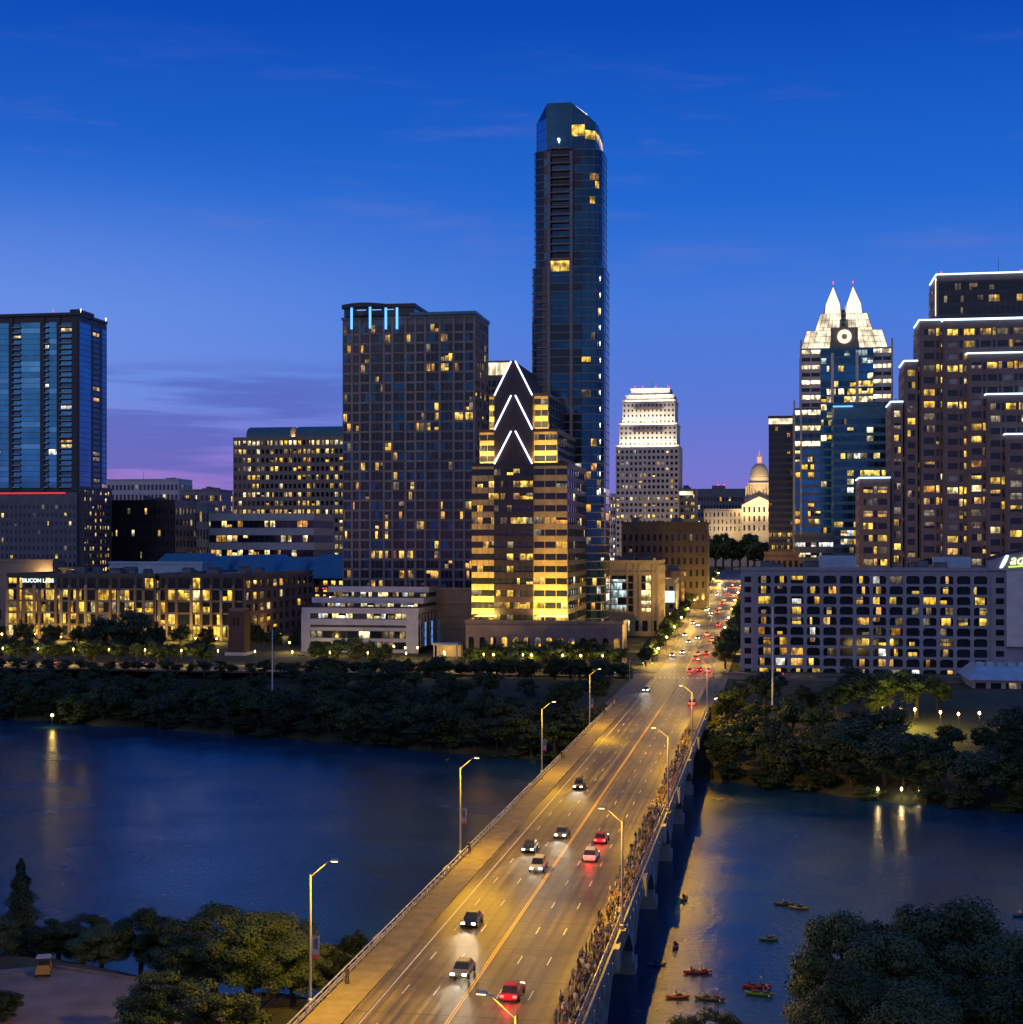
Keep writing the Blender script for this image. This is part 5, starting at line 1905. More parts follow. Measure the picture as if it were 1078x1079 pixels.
def capitol():
    V = 1500
    u0 = U(800, V)
    t = Bld('domed_capitol', 'pale floodlit capitol building with a tall dome and statue on top', 'capitol', u0, V)
    k = depth(u0, V) / F
    hz = lambda py: t.h(py, 0)
    X = lambda px: (px - 800) * k
    # body: wings and central block
    zb = hz(572)
    t.wall.box(X(742), X(858), 6, 40, 0, hz(536), 'limestone')
    t.wall.box(X(782), X(818), 0, 50, 0, hz(531), 'limestone')
    t.P('pediment').hexa([(X(784), -0.6, hz(531)), (X(816), -0.6, hz(531)), (X(816), 8, hz(531)), (X(784), 8, hz(531)), (X(799), -0.6, hz(523.5)), (X(801), -0.6, hz(523.5)), (X(801), 8, hz(523.5)), (X(799), 8, hz(523.5))], 'limestone')
    t.facade(X(742), 6, 0, X(781) - X(742), hz(561), hz(538), 9, 3, 0.35, 0.6, lambda c, r: 'lit_dim' if R.random() < 0.6 else 'dark_window', 'limestone', proud=0.6)
    t.facade(X(819), 6, 0, X(858) - X(819), hz(561), hz(538), 9, 3, 0.35, 0.6, lambda c, r: 'dark_window', 'limestone', proud=0.6)
    t.facade(X(782), 0, 0, X(818) - X(782), hz(561), hz(532), 7, 3, 0.4, 0.6, lambda c, r: 'lit_dim' if R.random() < 0.4 else 'dark_window', 'limestone', proud=0.7)
    cy = 25
    prof = [(X(816), hz(531)), (X(816), hz(524)), (X(812.5), hz(523.5)), (X(812.5), hz(510)), (X(813.5), hz(509.5)), (X(813.5), hz(508)), (X(810.5), hz(507)), (X(810.5), hz(502))]
    mb = MB(); mb.lathe(prof, 'limestone', cy=cy, n=24); o = mb.build('drum', t.e)
    for a in range(24):
        th = 2 * PI * (a + 0.5) / 24
        for (r_, za, zb_) in ((X(814.2), 522.5, 511), ):
            p = (r_ * math.cos(th), cy + r_ * math.sin(th))
            mb = MB(); mb.tube((*p, hz(za)), (*p, hz(zb_)), 0.75, 0.65, 'limestone', 6); mb.build('column', t.e)
    prof = []
    for q in range(9):
        a = q / 8 * PI / 2
        prof.append((X(800 + 10 * math.cos(a) + 1.2 * (1 - math.cos(a)) * 1.5), hz(502 - 15 * math.sin(a))))
    mb = MB(); mb.lathe(prof, 'dome_metal', cy=cy, n=24); mb.build('dome', t.e, True)
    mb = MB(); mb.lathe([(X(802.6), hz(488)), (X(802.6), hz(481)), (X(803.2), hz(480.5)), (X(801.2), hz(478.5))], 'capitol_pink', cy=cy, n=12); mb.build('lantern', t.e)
    mb = MB(); mb.lathe([(X(800.4), hz(479)), (X(801), hz(477.5)), (X(800.6), hz(475)), (X(800.2), hz(473))], 'limestone', cy=cy, n=8); mb.build('statue', t.e)
    for px, pw in ((756, 4200), (772, 4200), (800, 2600), (835, 4000)):
        lamp('AREA', 'flood_light', (X(px), -14, hz(566)), pw, (1, 0.78, 0.42), t.e, (math.radians(140), 0, 0), (16, 1))
    for sx in (-30, 30):
        src = Vector((sx, -60, hz(566)))
        dr = Vector((0, cy, hz(505))) - src
        q = lamp('SPOT', 'flood_light', src, 520000, (1, 0.76, 0.42), t.e, radius=0.5, spot=math.radians(42), blend=0.8)
        q.rotation_euler = dr.to_track_quat('-Z', 'Y').to_euler()
    t.done()


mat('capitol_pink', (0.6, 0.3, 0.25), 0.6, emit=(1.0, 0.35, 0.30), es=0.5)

for fn in (hotel_tower, barrel_office, condo_tower, peaked_tower, slender_tower, deco_tower, crown_tower, stepped_tower, river_hotel,
           riverfront_offices, blue_roof_hall, parking_garage, avenue_buildings, far_left, capitol):
    fn()


# ------------------------------------------------------------------ trees
def crown_mesh(name, seed, n, leaf, lobes, core=(0.30, 0.36, 0.30, 0.62), m='oak_leaf', droop=0.0):
    """unit-height crown: many small leaf faces spread through lobes; core = rx, r lobes spread, rz, centre z"""
    r = random.Random(seed)
    L = []
    for k in range(lobes):
        while True:
            p = Vector((r.uniform(-1, 1), r.uniform(-1, 1), r.uniform(-0.9, 1)))
            if 0.25 < p.length < 1:
                break
        L.append((Vector((p.x * core[0], p.y * core[0], core[3] + p.z * core[2])), r.uniform(0.075, 0.18) * (0.82 if n > 9000 else 1), r.uniform(0.6, 1)))
    v, f, mi = [], [], []
    tot = sum(q[1] ** 2 for q in L)
    for c, rad, sq in L:
        for _ in range(int(n * rad * rad / tot)):
            d = Vector((r.gauss(0, 1), r.gauss(0, 1), r.gauss(0, 1)))
            d.normalize()
            rr = rad * (r.random() ** 0.35) * r.uniform(0.85, 1.12)
            p = c + Vector((d.x * rr, d.y * rr, d.z * rr * sq - droop * rr * abs(d.x)))
            nrm = (d + Vector((r.gauss(0, 0.33), r.gauss(0, 0.33), r.gauss(0, 0.33) + 0.25))).normalized()
            a = nrm.orthogonal().normalized()
            b2 = nrm.cross(a)
            t = r.uniform(0, 2 * PI)
            a, b2 = a * math.cos(t) + b2 * math.sin(t), b2 * math.cos(t) - a * math.sin(t)
            sz = leaf * r.uniform(0.6, 1.35)
            i = len(v)
            v += [p - a * sz, p - b2 * sz * 0.55, p + a * sz, p + b2 * sz * 0.55]
            f.append((i, i + 1, i + 2, i + 3))
    me = bpy.data.meshes.new(name)
    me.from_pydata([tuple(q) for q in v], [], f)
    me.materials.append(M[m])
    me.update()
    return me, L


def cone_mesh(name, seed, n, leaf, m='cypress_leaf'):
    r = random.Random(seed)
    v, f = [], []
    for _ in range(n):
        t = r.random() ** 1.3
        z = 0.12 + 0.88 * t
        th = r.uniform(0, 2 * PI)
        tier = 0.75 + 0.25 * math.cos(z * 46 + 1.2 * math.sin(3 * th + seed))
        rr = (0.30 * (1 - t) ** 0.85 + 0.012) * tier * (r.random() ** 0.4) * (1 + 0.22 * math.sin(5 * th + 9 * z))
        p = Vector((rr * math.cos(th), rr * math.sin(th), z - rr * 0.22))
        nrm = Vector((math.cos(th) + r.gauss(0, 0.5), math.sin(th) + r.gauss(0, 0.5), 0.6 + r.gauss(0, 0.4))).normalized()
        a = nrm.orthogonal().normalized()
        b2 = nrm.cross(a)
        q = r.uniform(0, 2 * PI)
        a, b2 = a * math.cos(q) + b2 * math.sin(q), b2 * math.cos(q) - a * math.sin(q)
        sz = leaf * r.uniform(0.6, 1.3)
        i = len(v)
        v += [p - a * sz, p - b2 * sz * 0.45, p + a * sz, p + b2 * sz * 0.45]
        f.append((i, i + 1, i + 2, i + 3))
    me = bpy.data.meshes.new(name)
    me.from_pydata([tuple(q) for q in v], [], f)
    me.materials.append(M[m])
    me.update()
    return me


def trunk_mesh(name, seed, lobes=None, straight=False):
    r = random.Random(seed)
    mb = MB()
    if straight:
        mb.tube((0, 0, -0.04), (0, 0, 0.9), 0.022, 0.004, 'bark', 8)
        return mb.mesh(name)
    top = Vector((r.uniform(-.03, .03), r.uniform(-.03, .03), 0.34))
    mb.tube((0, 0, -0.06), top, 0.034, 0.024, 'bark', 8)
    for c, rad, sq in (lobes or [])[:9]:
        mid = top.lerp(c, 0.5) + Vector((0, 0, 0.03))
        mb.tube(top, mid, 0.016, 0.010, 'bark', 5)
        mb.tube(mid, c, 0.010, 0.004, 'bark', 5)
    return mb.mesh(name)


PROTO = {}
for i in range(5):
    c, L = crown_mesh('crown', 20 + i, 4600, 0.024, 22 + i, (0.27 + 0.03 * (i % 3), 0, 0.33, 0.55), ['oak_leaf', 'elm_leaf', 'willow_leaf', 'oak_leaf', 'elm_leaf'][i])
    PROTO['far', i] = (c, trunk_mesh('trunk', 20 + i, L))
for i in range(4):
    c, L = crown_mesh('crown', 40 + i, 32000, 0.012, 50 + 6 * i, (0.30 + 0.02 * i, 0, 0.36, 0.55), ['oak_leaf', 'elm_leaf', 'ash_leaf', 'oak_leaf'][i])
    PROTO['near', i] = (c, trunk_mesh('trunk', 40 + i, L))
PROTO['cone', 0] = (cone_mesh('crown', 5, 15000, 0.014), trunk_mesh('trunk', 5, straight=True))
PROTO['cone', 1] = (cone_mesh('crown', 8, 1600, 0.03), trunk_mesh('trunk', 8, straight=True))
for i in range(2):
    c, L = crown_mesh('crown', 60 + i, 800, 0.045, 9, (0.27, 0, 0.24, 0.62), 'elm_leaf')
    PROTO['tiny', i] = (c, trunk_mesh('trunk', 60 + i, L))

tree_labels = []
SKY_MARK = [(0, 'glass tower'), (120, 'riverfront office sign'), (235, 'brick tower'), (262, 'civic hall'), (320, 'parking garage'), (445, 'beige annex'), (497, 'chevron tower'), (600, 'cream building'), (690, 'avenue'), (780, "hotel's west end"), (860, 'hotel roof boxes'), (960, "hotel's east bays"), (1025, 'blue roofed pavilion')]


def mark(px):
    n = SKY_MARK[0][1]
    for p, q in SKY_MARK:
        if px >= p:
            n = q
    return n


def tree(kind, u, v, hgt, wid, base, label, group, z=None, sub=None):
    """wid: crown width factor relative to the unit mesh"""
    ks = [k for k in PROTO if k[0] == kind]
    k = ks[sub if sub is not None else R.randrange(len(ks))]
    z = height(u, v) if z is None else z
    nm = 'conifer' if kind == 'cone' else ('bush' if ' bush ' in label else 'tree')
    t = thing(nm, label, nm if nm == 'bush' else 'tree', W(u, v, z), R.uniform(0, 2 * PI), group)
    t.scale = (hgt * wid, hgt * wid, hgt)
    part('trunk', PROTO[k][1], t)
    part('crown', PROTO[k][0], t)
    tree_labels.append((t, label, px_of(W(u, v, z))[0]))
    return t


TOPL = [(0, 697), (90, 700), (240, 703), (320, 698), (345, 684), (440, 688), (480, 682), (560, 678), (640, 692), (700, 730)]
TOPR = [(740, 735), (770, 716), (800, 706), (860, 702), (930, 704), (960, 720), (1010, 762), (1040, 752), (1078, 735), (1200, 735)]


def bank_row(u0, u1, step, dv, hmin, hmax, top, row, jit=0.35, widen=1.15, skip=0.0):
    u = u0
    while u < u1:
        uu = u + R.uniform(-jit, jit) * step
        u += step
        if R.random() < skip:
            continue
        v = lerp_tab(NS, uu) + dv + R.uniform(-0.25, 0.25) * 14
        if abs(uu) < 16 or 492 < v < 515:
            continue
        z = height(uu, v) - 0.3
        p = W(uu, v, z)
        px = px_of(p)[0]
        if px < -60 or px > 1140:
            continue
        lim = Z(lerp_tab(top, px) + R.uniform(-4, 12), uu, v) - z
        h = min(R.uniform(hmin, hmax), lim)
        if h < 2.6:
            continue
        tree('far', uu, v, h, widen * min(1.6, R.uniform(0.95, 1.3) * max(1, 8 / h)), z, f'{row} below the {mark(px)}', 'trees on the downtown riverbank', z)


bank_row(-290, -15, 6.0, 4, 9, 13, TOPL, 'dark far-bank waterline tree')
bank_row(-290, -15, 7.0, 17, 9, 13, TOPL, 'dark tree halfway up the far bank')
bank_row(-290, -15, 5.5, 1, 4, 6, TOPL, 'low dark bush overhanging the far waterline', widen=1.4)
bank_row(-290, -15, 7.0, 33, 8, 13, TOPL, 'dark tree high on the far bank', skip=0.1)
bank_row(-280, -17, 8.0, 56, 6, 11, TOPL, 'dark tree topping the bank', skip=0.1)
bank_row(16, 150, 5.0, 1, 4, 7, TOPR, 'low dark bush overhanging the far waterline', widen=1.4)
bank_row(16, 150, 6.0, 5, 10, 14, TOPR, 'dark far-bank waterline tree')
bank_row(16, 150, 7.5, 21, 10, 14, TOPR, 'dark tree halfway up the far bank')
bank_row(17, 150, 8.5, 42, 9, 13, TOPR, 'dark tree high on the far bank')
bank_row(18, 160, 10, 66, 8, 12, TOPR, 'dark tree topping the bank', skip=0.2)
bank_row(18, 160, 12, 95, 8, 12, TOPR, 'dark tree on the hotel lawn', skip=0.25)
# street level on the west side
for i, px in enumerate((-2, 26, 54, 84, 163, 190, 218, 266, 276, 290, 312)):
    v = R.uniform(578, 590)
    tree('far', U(px, v), v, R.uniform(9, 13), 1.15, 12, f'street tree before the lit offices, below the {mark(px)}', 'street trees along the riverfront road', 12)
for px, v, h, wd in ((106, 545, 16, 1.35), (136, 548, 19, 1.4), (158, 546, 13, 1.3)):
    tree('far', U(px, v), v, h, wd, 12, 'large dark street tree covering the riverfront offices', 'street trees along the riverfront road', 12)
for px, h in ((338, 10), (356, 11), (374, 11), (392, 9.5), (404, 9)):
    tree('far', U(px, 522), 522 + R.uniform(-4, 4), h, 1.15, 12, 'dark street tree in front of the parking garage', 'street trees along the riverfront road', 12)
for px, h in ((498, 9), (515, 10), (530, 9), (548, 10.5), (566, 9.5), (584, 11), (602, 10.5), (620, 11.5), (637, 10), (652, 9)):
    v = R.uniform(515, 521)
    tree('far', U(px, v), v, h, 1.3, 12, 'dark street tree in front of the arched podium', 'street trees along the riverfront road', 12)
for px, h in ((470, 6), (500, 7), (530, 7), (560, 7.5), (585, 8), (610, 8), (632, 8)):
    v = R.uniform(474, 486)
    tree('far', U(px, v), v, h, 1.2, 12, 'dark park tree across the road from the arched podium', 'street trees along the riverfront road', 12)
for px, c in ((31, 0), (46, 1)):
    tree('cone', U(px, 560), 560, 6.5, 1.3, 12, 'small clipped conifer lit yellow from beside', 'street trees along the riverfront road', 12, 1)
u = -285
while u < -16:
    v = R.uniform(484, 490)
    p = px_of(W(u, v, 12))
    if -30 < p[0] < 660:
        hb = R.uniform(3.8, 6.0) if p[0] < 330 else R.uniform(5.5, 9.0)
        tree('far', u, v, hb, 1.55, 12, f'leafy roadside bush below the {mark(p[0])}', 'bushes along the riverfront road', 12 - 0.16 * hb)
    u += R.uniform(4.0, 7.5)
# avenue trees
v = 524
while v < 1250:
    for sg in (-1, 1):
        if sg > 0 and v < 600 and v > 515:
            h, wd = R.uniform(10, 13), 1.1
        else:
            h, wd = R.uniform(7, 9.5), 1.05
        tree('far' if v < 760 else 'tiny', sg * 13.2 + R.uniform(-.5, .5), v + R.uniform(-3, 3), h, wd, 12, f'{"west" if sg < 0 else "east"}-side avenue tree' + (' near the hotel' if v < 640 else ' far up the hill' if v > 860 else ' beyond the hotel'), 'street trees up the avenue', gz(v))
    v += 12 if v < 760 else 26
for px in (738, 746, 754, 762, 771, 780, 788, 795, 803):
    tree('tiny', U(px, 1390), 1390, R.uniform(38, 47), 0.85, 12, 'dark round tree on the capitol lawn', 'trees before the capitol', gz(1390) - 6)
# tree lit from below beside the hotel patio
bank_row(60, 170, 9, 122, 6, 9, TOPR, 'dark tree on the hotel forecourt')
for i, px in enumerate(range(-8, 232, 11)):
    v = R.uniform(515, 522)
    if R.random() < 0.95:
        tree('far', U(px + R.uniform(-4, 4), v), v, R.uniform(6.5, 11.5), 1.2, 12, f'roadside tree before the offices below the {mark(px)}', 'street trees along the riverfront road', 12)
for px, py, h, wd in ((905, 750, 12, 1.2), (938, 752, 14, 1.25), (966, 753, 13, 1.2), (988, 750, 11, 1.1)):
    u, v = UV(px, py, 11.2)
    tree('far', u, v, h, wd, 11, 'tree lit from below beside the hotel patio lamps', 'trees round the hotel patio', 11.0, 1)

# near bank
NEAR = [  # kind, px, top py, distance, width factor, sub, label
    ('cone', 22, 905, 190, 0.95, 0, 'tall dark conifer on the near bank beside the water'),
    ('near', 62, 962, 186, 1.25, 0, 'low dark tree just right of the tall conifer'),
    ('near', 108, 972, 182, 1.2, 2, 'low rounded dark tree by the car park kerb'),
    ('near', 148, 945, 184, 1.0, 0, 'upright dark tree with an open crown above the water'),
    ('near', 186, 962, 180, 1.15, 1, 'dull grey-green tree between the upright tree and the big lit trees'),
    ('near', 226, 943, 176, 1.3, 3, 'broad greyish tree crown behind the lamplit tree'),
    ('near', 262, 950, 160, 1.25, 1, 'large lamplit tree with yellow-green leaves beside the bridge'),
    ('near', 310, 978, 158, 1.1, 2, 'dark tree right beside the nearest bannered street lamp'),
    ('near', 178, 1016, 146, 1.25, 3, 'round lit tree at the bottom edge in front of the car park'),
    ('near', 240, 1040, 138, 1.2, 1, 'yellowish tree at the bottom edge below the large lamplit tree'),
    ('near', 372, 970, 176, 0.8, 0, 'small tree tucked against the bridge railing'),
    ('near', -8, 960, 178, 1.1, 2, 'dark tree cut by the picture edge left of the conifer'),
    ('near', 4, 1036, 152, 0.9, 0, 'small shrub-like tree at the edge of the car park'),
    ('near', 88, 958, 190, 1.2, 3, 'dark tree at the water behind the low rounded tree'),
    ('near', 206, 968, 168, 1.25, 0, 'dark full tree in front of the broad greyish crown'),
    ('near', 290, 958, 168, 1.2, 3, 'dark tree behind the large lamplit tree, toward the bridge'),
    ('near', 340, 985, 170, 1.0, 0, 'dark low tree between the bannered lamp and the small railing tree'),
    ('near', 888, 952, 148, 1.05, 2, 'big dark tree at the waterside, nearest the kayaks'),
    ('near', 938, 975, 138, 1.15, 2, 'dense dark tree in the middle of the near clump by the kayaks'),
    ('near', 962, 944, 152, 1.1, 1, 'tall dark tree standing highest at the back of the near clump'),
    ('near', 1012, 938, 150, 1.25, 2, 'widest dark tree at the back of the near clump'),
    ('near', 1062, 975, 142, 1.2, 2, 'dark tree at the outer end of the near clump'),
    ('near', 1040, 1010, 130, 1.2, 1, 'grey-green tree low in the front of the near clump'),
    ('near', 896, 1010, 132, 1.0, 2, 'dark leafy tree low in the front of the near clump beside the water'),
    ('near', 965, 1030, 126, 1.2, 2, 'dark tree lowest at the bottom edge of the near clump'),
    ('near', 748, 1056, 140, 1.0, 3, 'small treetop poking in at the bottom edge below the orange kayak'),
]
for kind, px, py, Y, wd, sub, lab in NEAR:
    u, v = UV(px, Y=Y)
    z = min(height(u, v), 7)
    z = max(z, 0.5) - 0.3
    h = Z(py, u, v) - z
    h = min(h, 22)
    tree(kind, u, v, h, wd * (13 / h) ** 0.4 if kind == 'near' else wd, z, lab, 'trees on the near bank', z, sub)
ordinal_labels(tree_labels, 'from the left')

# ------------------------------------------------------------------ car park on the near bank
mb = MB()
pts = [UV(px, py, 7.06) for px, py in ((-80, 1030), (40, 1018), (150, 1033), (235, 1048), (260, 1300), (-400, 1300))]
mb.face([(u, v, 7.06) for u, v in pts][::-1], 'car_park_asphalt')
mat('car_park_asphalt', (0.14, 0.125, 0.125), 0.85, var=0.3, vscale=0.25)
mb.mats = ['car_park_asphalt']
struct(mb, 'car_park')
mb = MB()
for (a, e) in (((60, 1019), (146, 1032)), ((-20, 1031), (30, 1026))):
    (u0, v0), (u1, v1) = UV(*a, 7.1), UV(*e, 7.1)
    d = Vector((u1 - u0, v1 - v0, 0)).normalized()
    n = Vector((-d.y, d.x, 0)) * 0.25
    mb.hexa([(u0 - n.x, v0 - n.y, 6.9), (u1 - n.x, v1 - n.y, 6.9), (u1 + n.x, v1 + n.y, 6.9), (u0 + n.x, v0 + n.y, 6.9),
             (u0 - n.x, v0 - n.y, 7.25), (u1 - n.x, v1 - n.y, 7.25), (u1 + n.x, v1 + n.y, 7.25), (u0 + n.x, v0 + n.y, 7.25)], 'pavement')
struct(mb, 'kerb')
u, v = UV(46, 1026, 7.1)
mat('cart_yellow', (0.30, 0.17, 0.02), 0.5)
t = thing('utility_cart', 'small yellow utility cart with a roof parked by the car park kerb', 'cart', W(u, v, 7.07), -A + 0.4)
mb = MB()
mb.frustum((-0.8, 0.8, -1.5, 1.4), (-0.75, 0.75, -1.4, 1.35), 0.35, 0.85, 'cart_yellow')
mb.frustum((-0.75, 0.75, -1.45, -0.7), (-0.6, 0.6, -1.1, -0.75), 0.851, 1.2, 'cart_yellow')
mb.box(-0.72, 0.72, 0.35, 1.3, 0.851, 1.25, 'cart_yellow')
mb.build('body', t)
mb = MB(); mb.box(-0.6, 0.6, -0.3, 0.25, 0.851, 1.05, 'dark_metal'); mb.box(-0.6, 0.6, 0.15, 0.3, 1.051, 1.5, 'dark_metal'); mb.build('seat', t)
mb = MB(); mb.frustum((-0.8, 0.8, -0.9, 0.6), (-0.7, 0.7, -0.8, 0.5), 1.95, 2.08, 'curtain'); mb.build('roof', t)
for x in (-0.7, 0.7):
    for y in (-0.8, 0.5):
        mb = MB(); mb.tube((x, y, 0.85), (x * 0.95, y * 0.95, 1.95), 0.03, 0.03, 'dark_metal', 6); mb.build('post', t)
        mb = MB(); mb.tube((x - 0.1, y * 1.4, 0.3), (x + 0.1, y * 1.4, 0.3), 0.3, 0.3, 'dark_metal', 12); mb.build('wheel', t)

# ------------------------------------------------------------------ lamps, poles, signals in town
def globe_lamp(px, v, h, power, col, label, group, m='lamp_amber', z=None, r=0.32, u=None):
    u = U(px, v) if u is None else u
    z = height(u, v) if z is None else z
    t = thing('street_lamp', label, 'street lamp', W(u, v, z), -A, group)
    mb = MB(); mb.lathe([(0.16, 0), (0.16, 0.4), (0.07, 0.5), (0.05, h - 0.25)], 'dark_metal', n=6); mb.build('pole', t)
    mb = MB(); mb.lathe([(0.1, h - 0.28), (r, h - 0.1), (r * 1.1, h + 0.15), (r * 0.7, h + 0.4), (0.05, h + 0.5)], m, n=10); mb.build('globe', t)
    lamp('POINT', 'lamp_light', (0, 0, h - 0.6), power, col, t, radius=0.3)
    return t


lamps = []
YEL = (1.0, 0.62, 0.12)
for px, v, h in ((16, 594, 4), (37, 592, 5), (64, 592, 4), (92, 590, 6), (120, 588, 4), (163, 593, 5), (182, 592, 5), (206, 592, 4), (228, 592, 4), (268, 640, 6), (284, 690, 6), (296, 620, 5), (305, 560, 5), (2, 560, 7)):
    lamps.append((globe_lamp(px, v, h, 4500, YEL, 'x', 'warm lamps along the riverfront offices', z=12), f'warm yellow lamp before the offices, below the {mark(px)}', px))
for px, v, h in ((336, 552, 4.5), (360, 552, 4.5), (415, 546, 5), (427, 546, 4.5), (440, 540, 5), (468, 520, 5), (560, 512, 5), (520, 511, 5), (612, 512, 5)):
    lamps.append((globe_lamp(px, v, h, 1000, YEL, 'x', 'warm lamps along the riverfront offices', z=12), f'warm yellow street lamp at the roadside, below the {mark(px)}', px))
u = -270
while u < -20:
    p = px_of(W(u, 510.5, 12))
    if p[0] > -20:
        lamps.append((globe_lamp(0, 510.5, 5.0, 3000, YEL, 'x', 'warm lamps along the riverfront offices', z=12.14, u=u, r=0.20), f'warm yellow street lamp at the roadside, below the {mark(p[0])}', p[0]))
    u += 13.5
for i, v in enumerate((532, 575, 620, 668, 720, 780, 850, 930, 1020, 1120)):
    for sg in (-1, 1):
        t = globe_lamp(0, v, 5.6, (28000 if i < 6 else 46000), (1.0, 0.60, 0.11), 'x', 'lamps up the avenue', m='lamp_amber' if i % 3 else 'lamp_white', z=gz(v), u=sg * 10.1, r=0.35 if i < 5 else 0.5)
        lamps.append((t, f'glowing globe lamp on the {"west" if sg < 0 else "east"} sidewalk of the avenue', v))
ordinal_labels([q for q in lamps if 'avenue' not in q[1]], 'from the left')
ordinal_labels([q for q in lamps if 'avenue' in q[1]], 'up from the bridge')
u, v = UV(755, 737, 12.0)
t = globe_lamp(0, v, 12.0 - height(u, v), 5000, (0.95, 1.0, 0.85), 'very bright white lamp among the trees just east of the bridge end', None, m='lamp_white', u=u, r=0.5)
pl = []
for px, py, pw in ((930, 752, 5200), (949, 752, 2000), (964, 753, 6000), (991, 756, 2400), (1010, 758, 600), (1032, 757, 700)):
    u, v = UV(px, py, 12.6)
    pl.append((globe_lamp(0, v, 2.8, pw, (1.0, 0.66, 0.12), 'x', 'warm lamps of the hotel patio', u=u, z=11.0, r=0.28), 'low warm lamp on the hotel patio under the lit trees', px))
ordinal_labels(pl, 'from the left')
pl = []
for px, py in ((911, 782), (945, 795), (955, 799), (962, 803), (975, 809)):
    Y = 352
    u, v = UV(px, Y=Y)
    z = Z(py, u, v)
    pl.append((globe_lamp(0, v, 3.0, 160, (1.0, 0.55, 0.12), 'x', 'small path lamps', u=u, z=z - 3, r=0.2), 'small warm path lamp on the wooded bank below the patio', px))
ordinal_labels(pl, 'from the left')
u, v = UV(55, Y=452)
globe_lamp(0, v, 3.0, 1500, (1.0, 0.66, 0.10), 'single warm lamp at the dark waterline reflected in the river', None, u=u, z=0.6, r=0.45)
u, v = UV(945, Y=318)
pl = []
for px in (925, 950, 968):
    u, v = UV(px, Y=322)
    pl.append((globe_lamp(0, v, 2.2, 260, (1.0, 0.75, 0.35), 'x', 'low lamps at the east waterline', u=u, z=0.5, r=0.22), 'small lamp at the east waterline under dark trees', px))
ordinal_labels(pl, 'from the left')

for px, pyb, pyt, zg, lab in ((814, 757, 640, 10.5, 'very tall pale flagpole standing before the hotel'), (287, 738, 664, 7.5, 'tall grey pole on the bank beside the brick tower')):
    u, v = UV(px, pyb, zg)
    t = thing('flagpole', lab, 'pole', W(u, v, height(u, v)), -A)
    h = Z(pyt, u, v) - height(u, v)
    mb = MB(); mb.lathe([(0.5, 0), (0.5, 0.5), (0.24, 0.6), (0.13, h)], 'white_paint', n=8); mb.build('pole', t)
    mb = MB(); mb.lathe([(0.05, h), (0.22, h + 0.15), (0.22, h + 0.35), (0.04, h + 0.5)], 'galvanised', n=8); mb.build('finial', t)


def signal(u, v, sg, label, green):
    t = thing('traffic_signal', label, 'traffic light', W(u, v, 12.14), -A, 'traffic signals at the crossing')
    mb = MB(); mb.lathe([(0.25, 0), (0.25, 0.3), (0.14, 0.4), (0.11, 7.0)], 'galvanised', n=8); mb.build('pole', t)
    mb = MB(); mb.tube((0, 0, 6.5), (sg * 7.5, 0, 6.9), 0.10, 0.06, 'galvanised', 6); mb.build('mast_arm', t)
    for x in (4.2, 7.0):
        mb = MB(); mb.box(sg * x - 0.2, sg * x + 0.2, -0.15, 0.15, 5.9, 7.1, 'dark_metal'); hd = mb.build('signal_head', t)
        mb = MB(); mb.lathe([(0.13, 0), (0.13, 0.1)], 'lamp_green' if green else 'tail_glow', n=8)
        o = mb.build('lens', hd); o.rotation_euler = (PI / 2, 0, 0); o.location = (sg * x, -0.16, 6.1 if green else 6.85)
    mb = MB(); mb.tube((0, 0, 7.0), (sg * 1.5, 0, 8.6), 0.07, 0.05, 'galvanised', 6); mb.build('lamp_arm', t)


signal(-14.2, 470, 1, 'traffic signal mast reaching over the avenue from the west corner', True)
signal(12.2, 447, -1, 'traffic signal mast reaching over the avenue from the east corner', False)

# ------------------------------------------------------------------ cars
PAINT = {}
for nm, c in (('silver', (0.42, 0.43, 0.45)), ('white', (0.70, 0.70, 0.68)), ('black', (0.015, 0.015, 0.017)), ('red', (0.35, 0.02, 0.02)), ('grey', (0.13, 0.135, 0.14)), ('blue', (0.03, 0.06, 0.16))):
    mat('paint_' + nm, c, 0.28, 0.2)


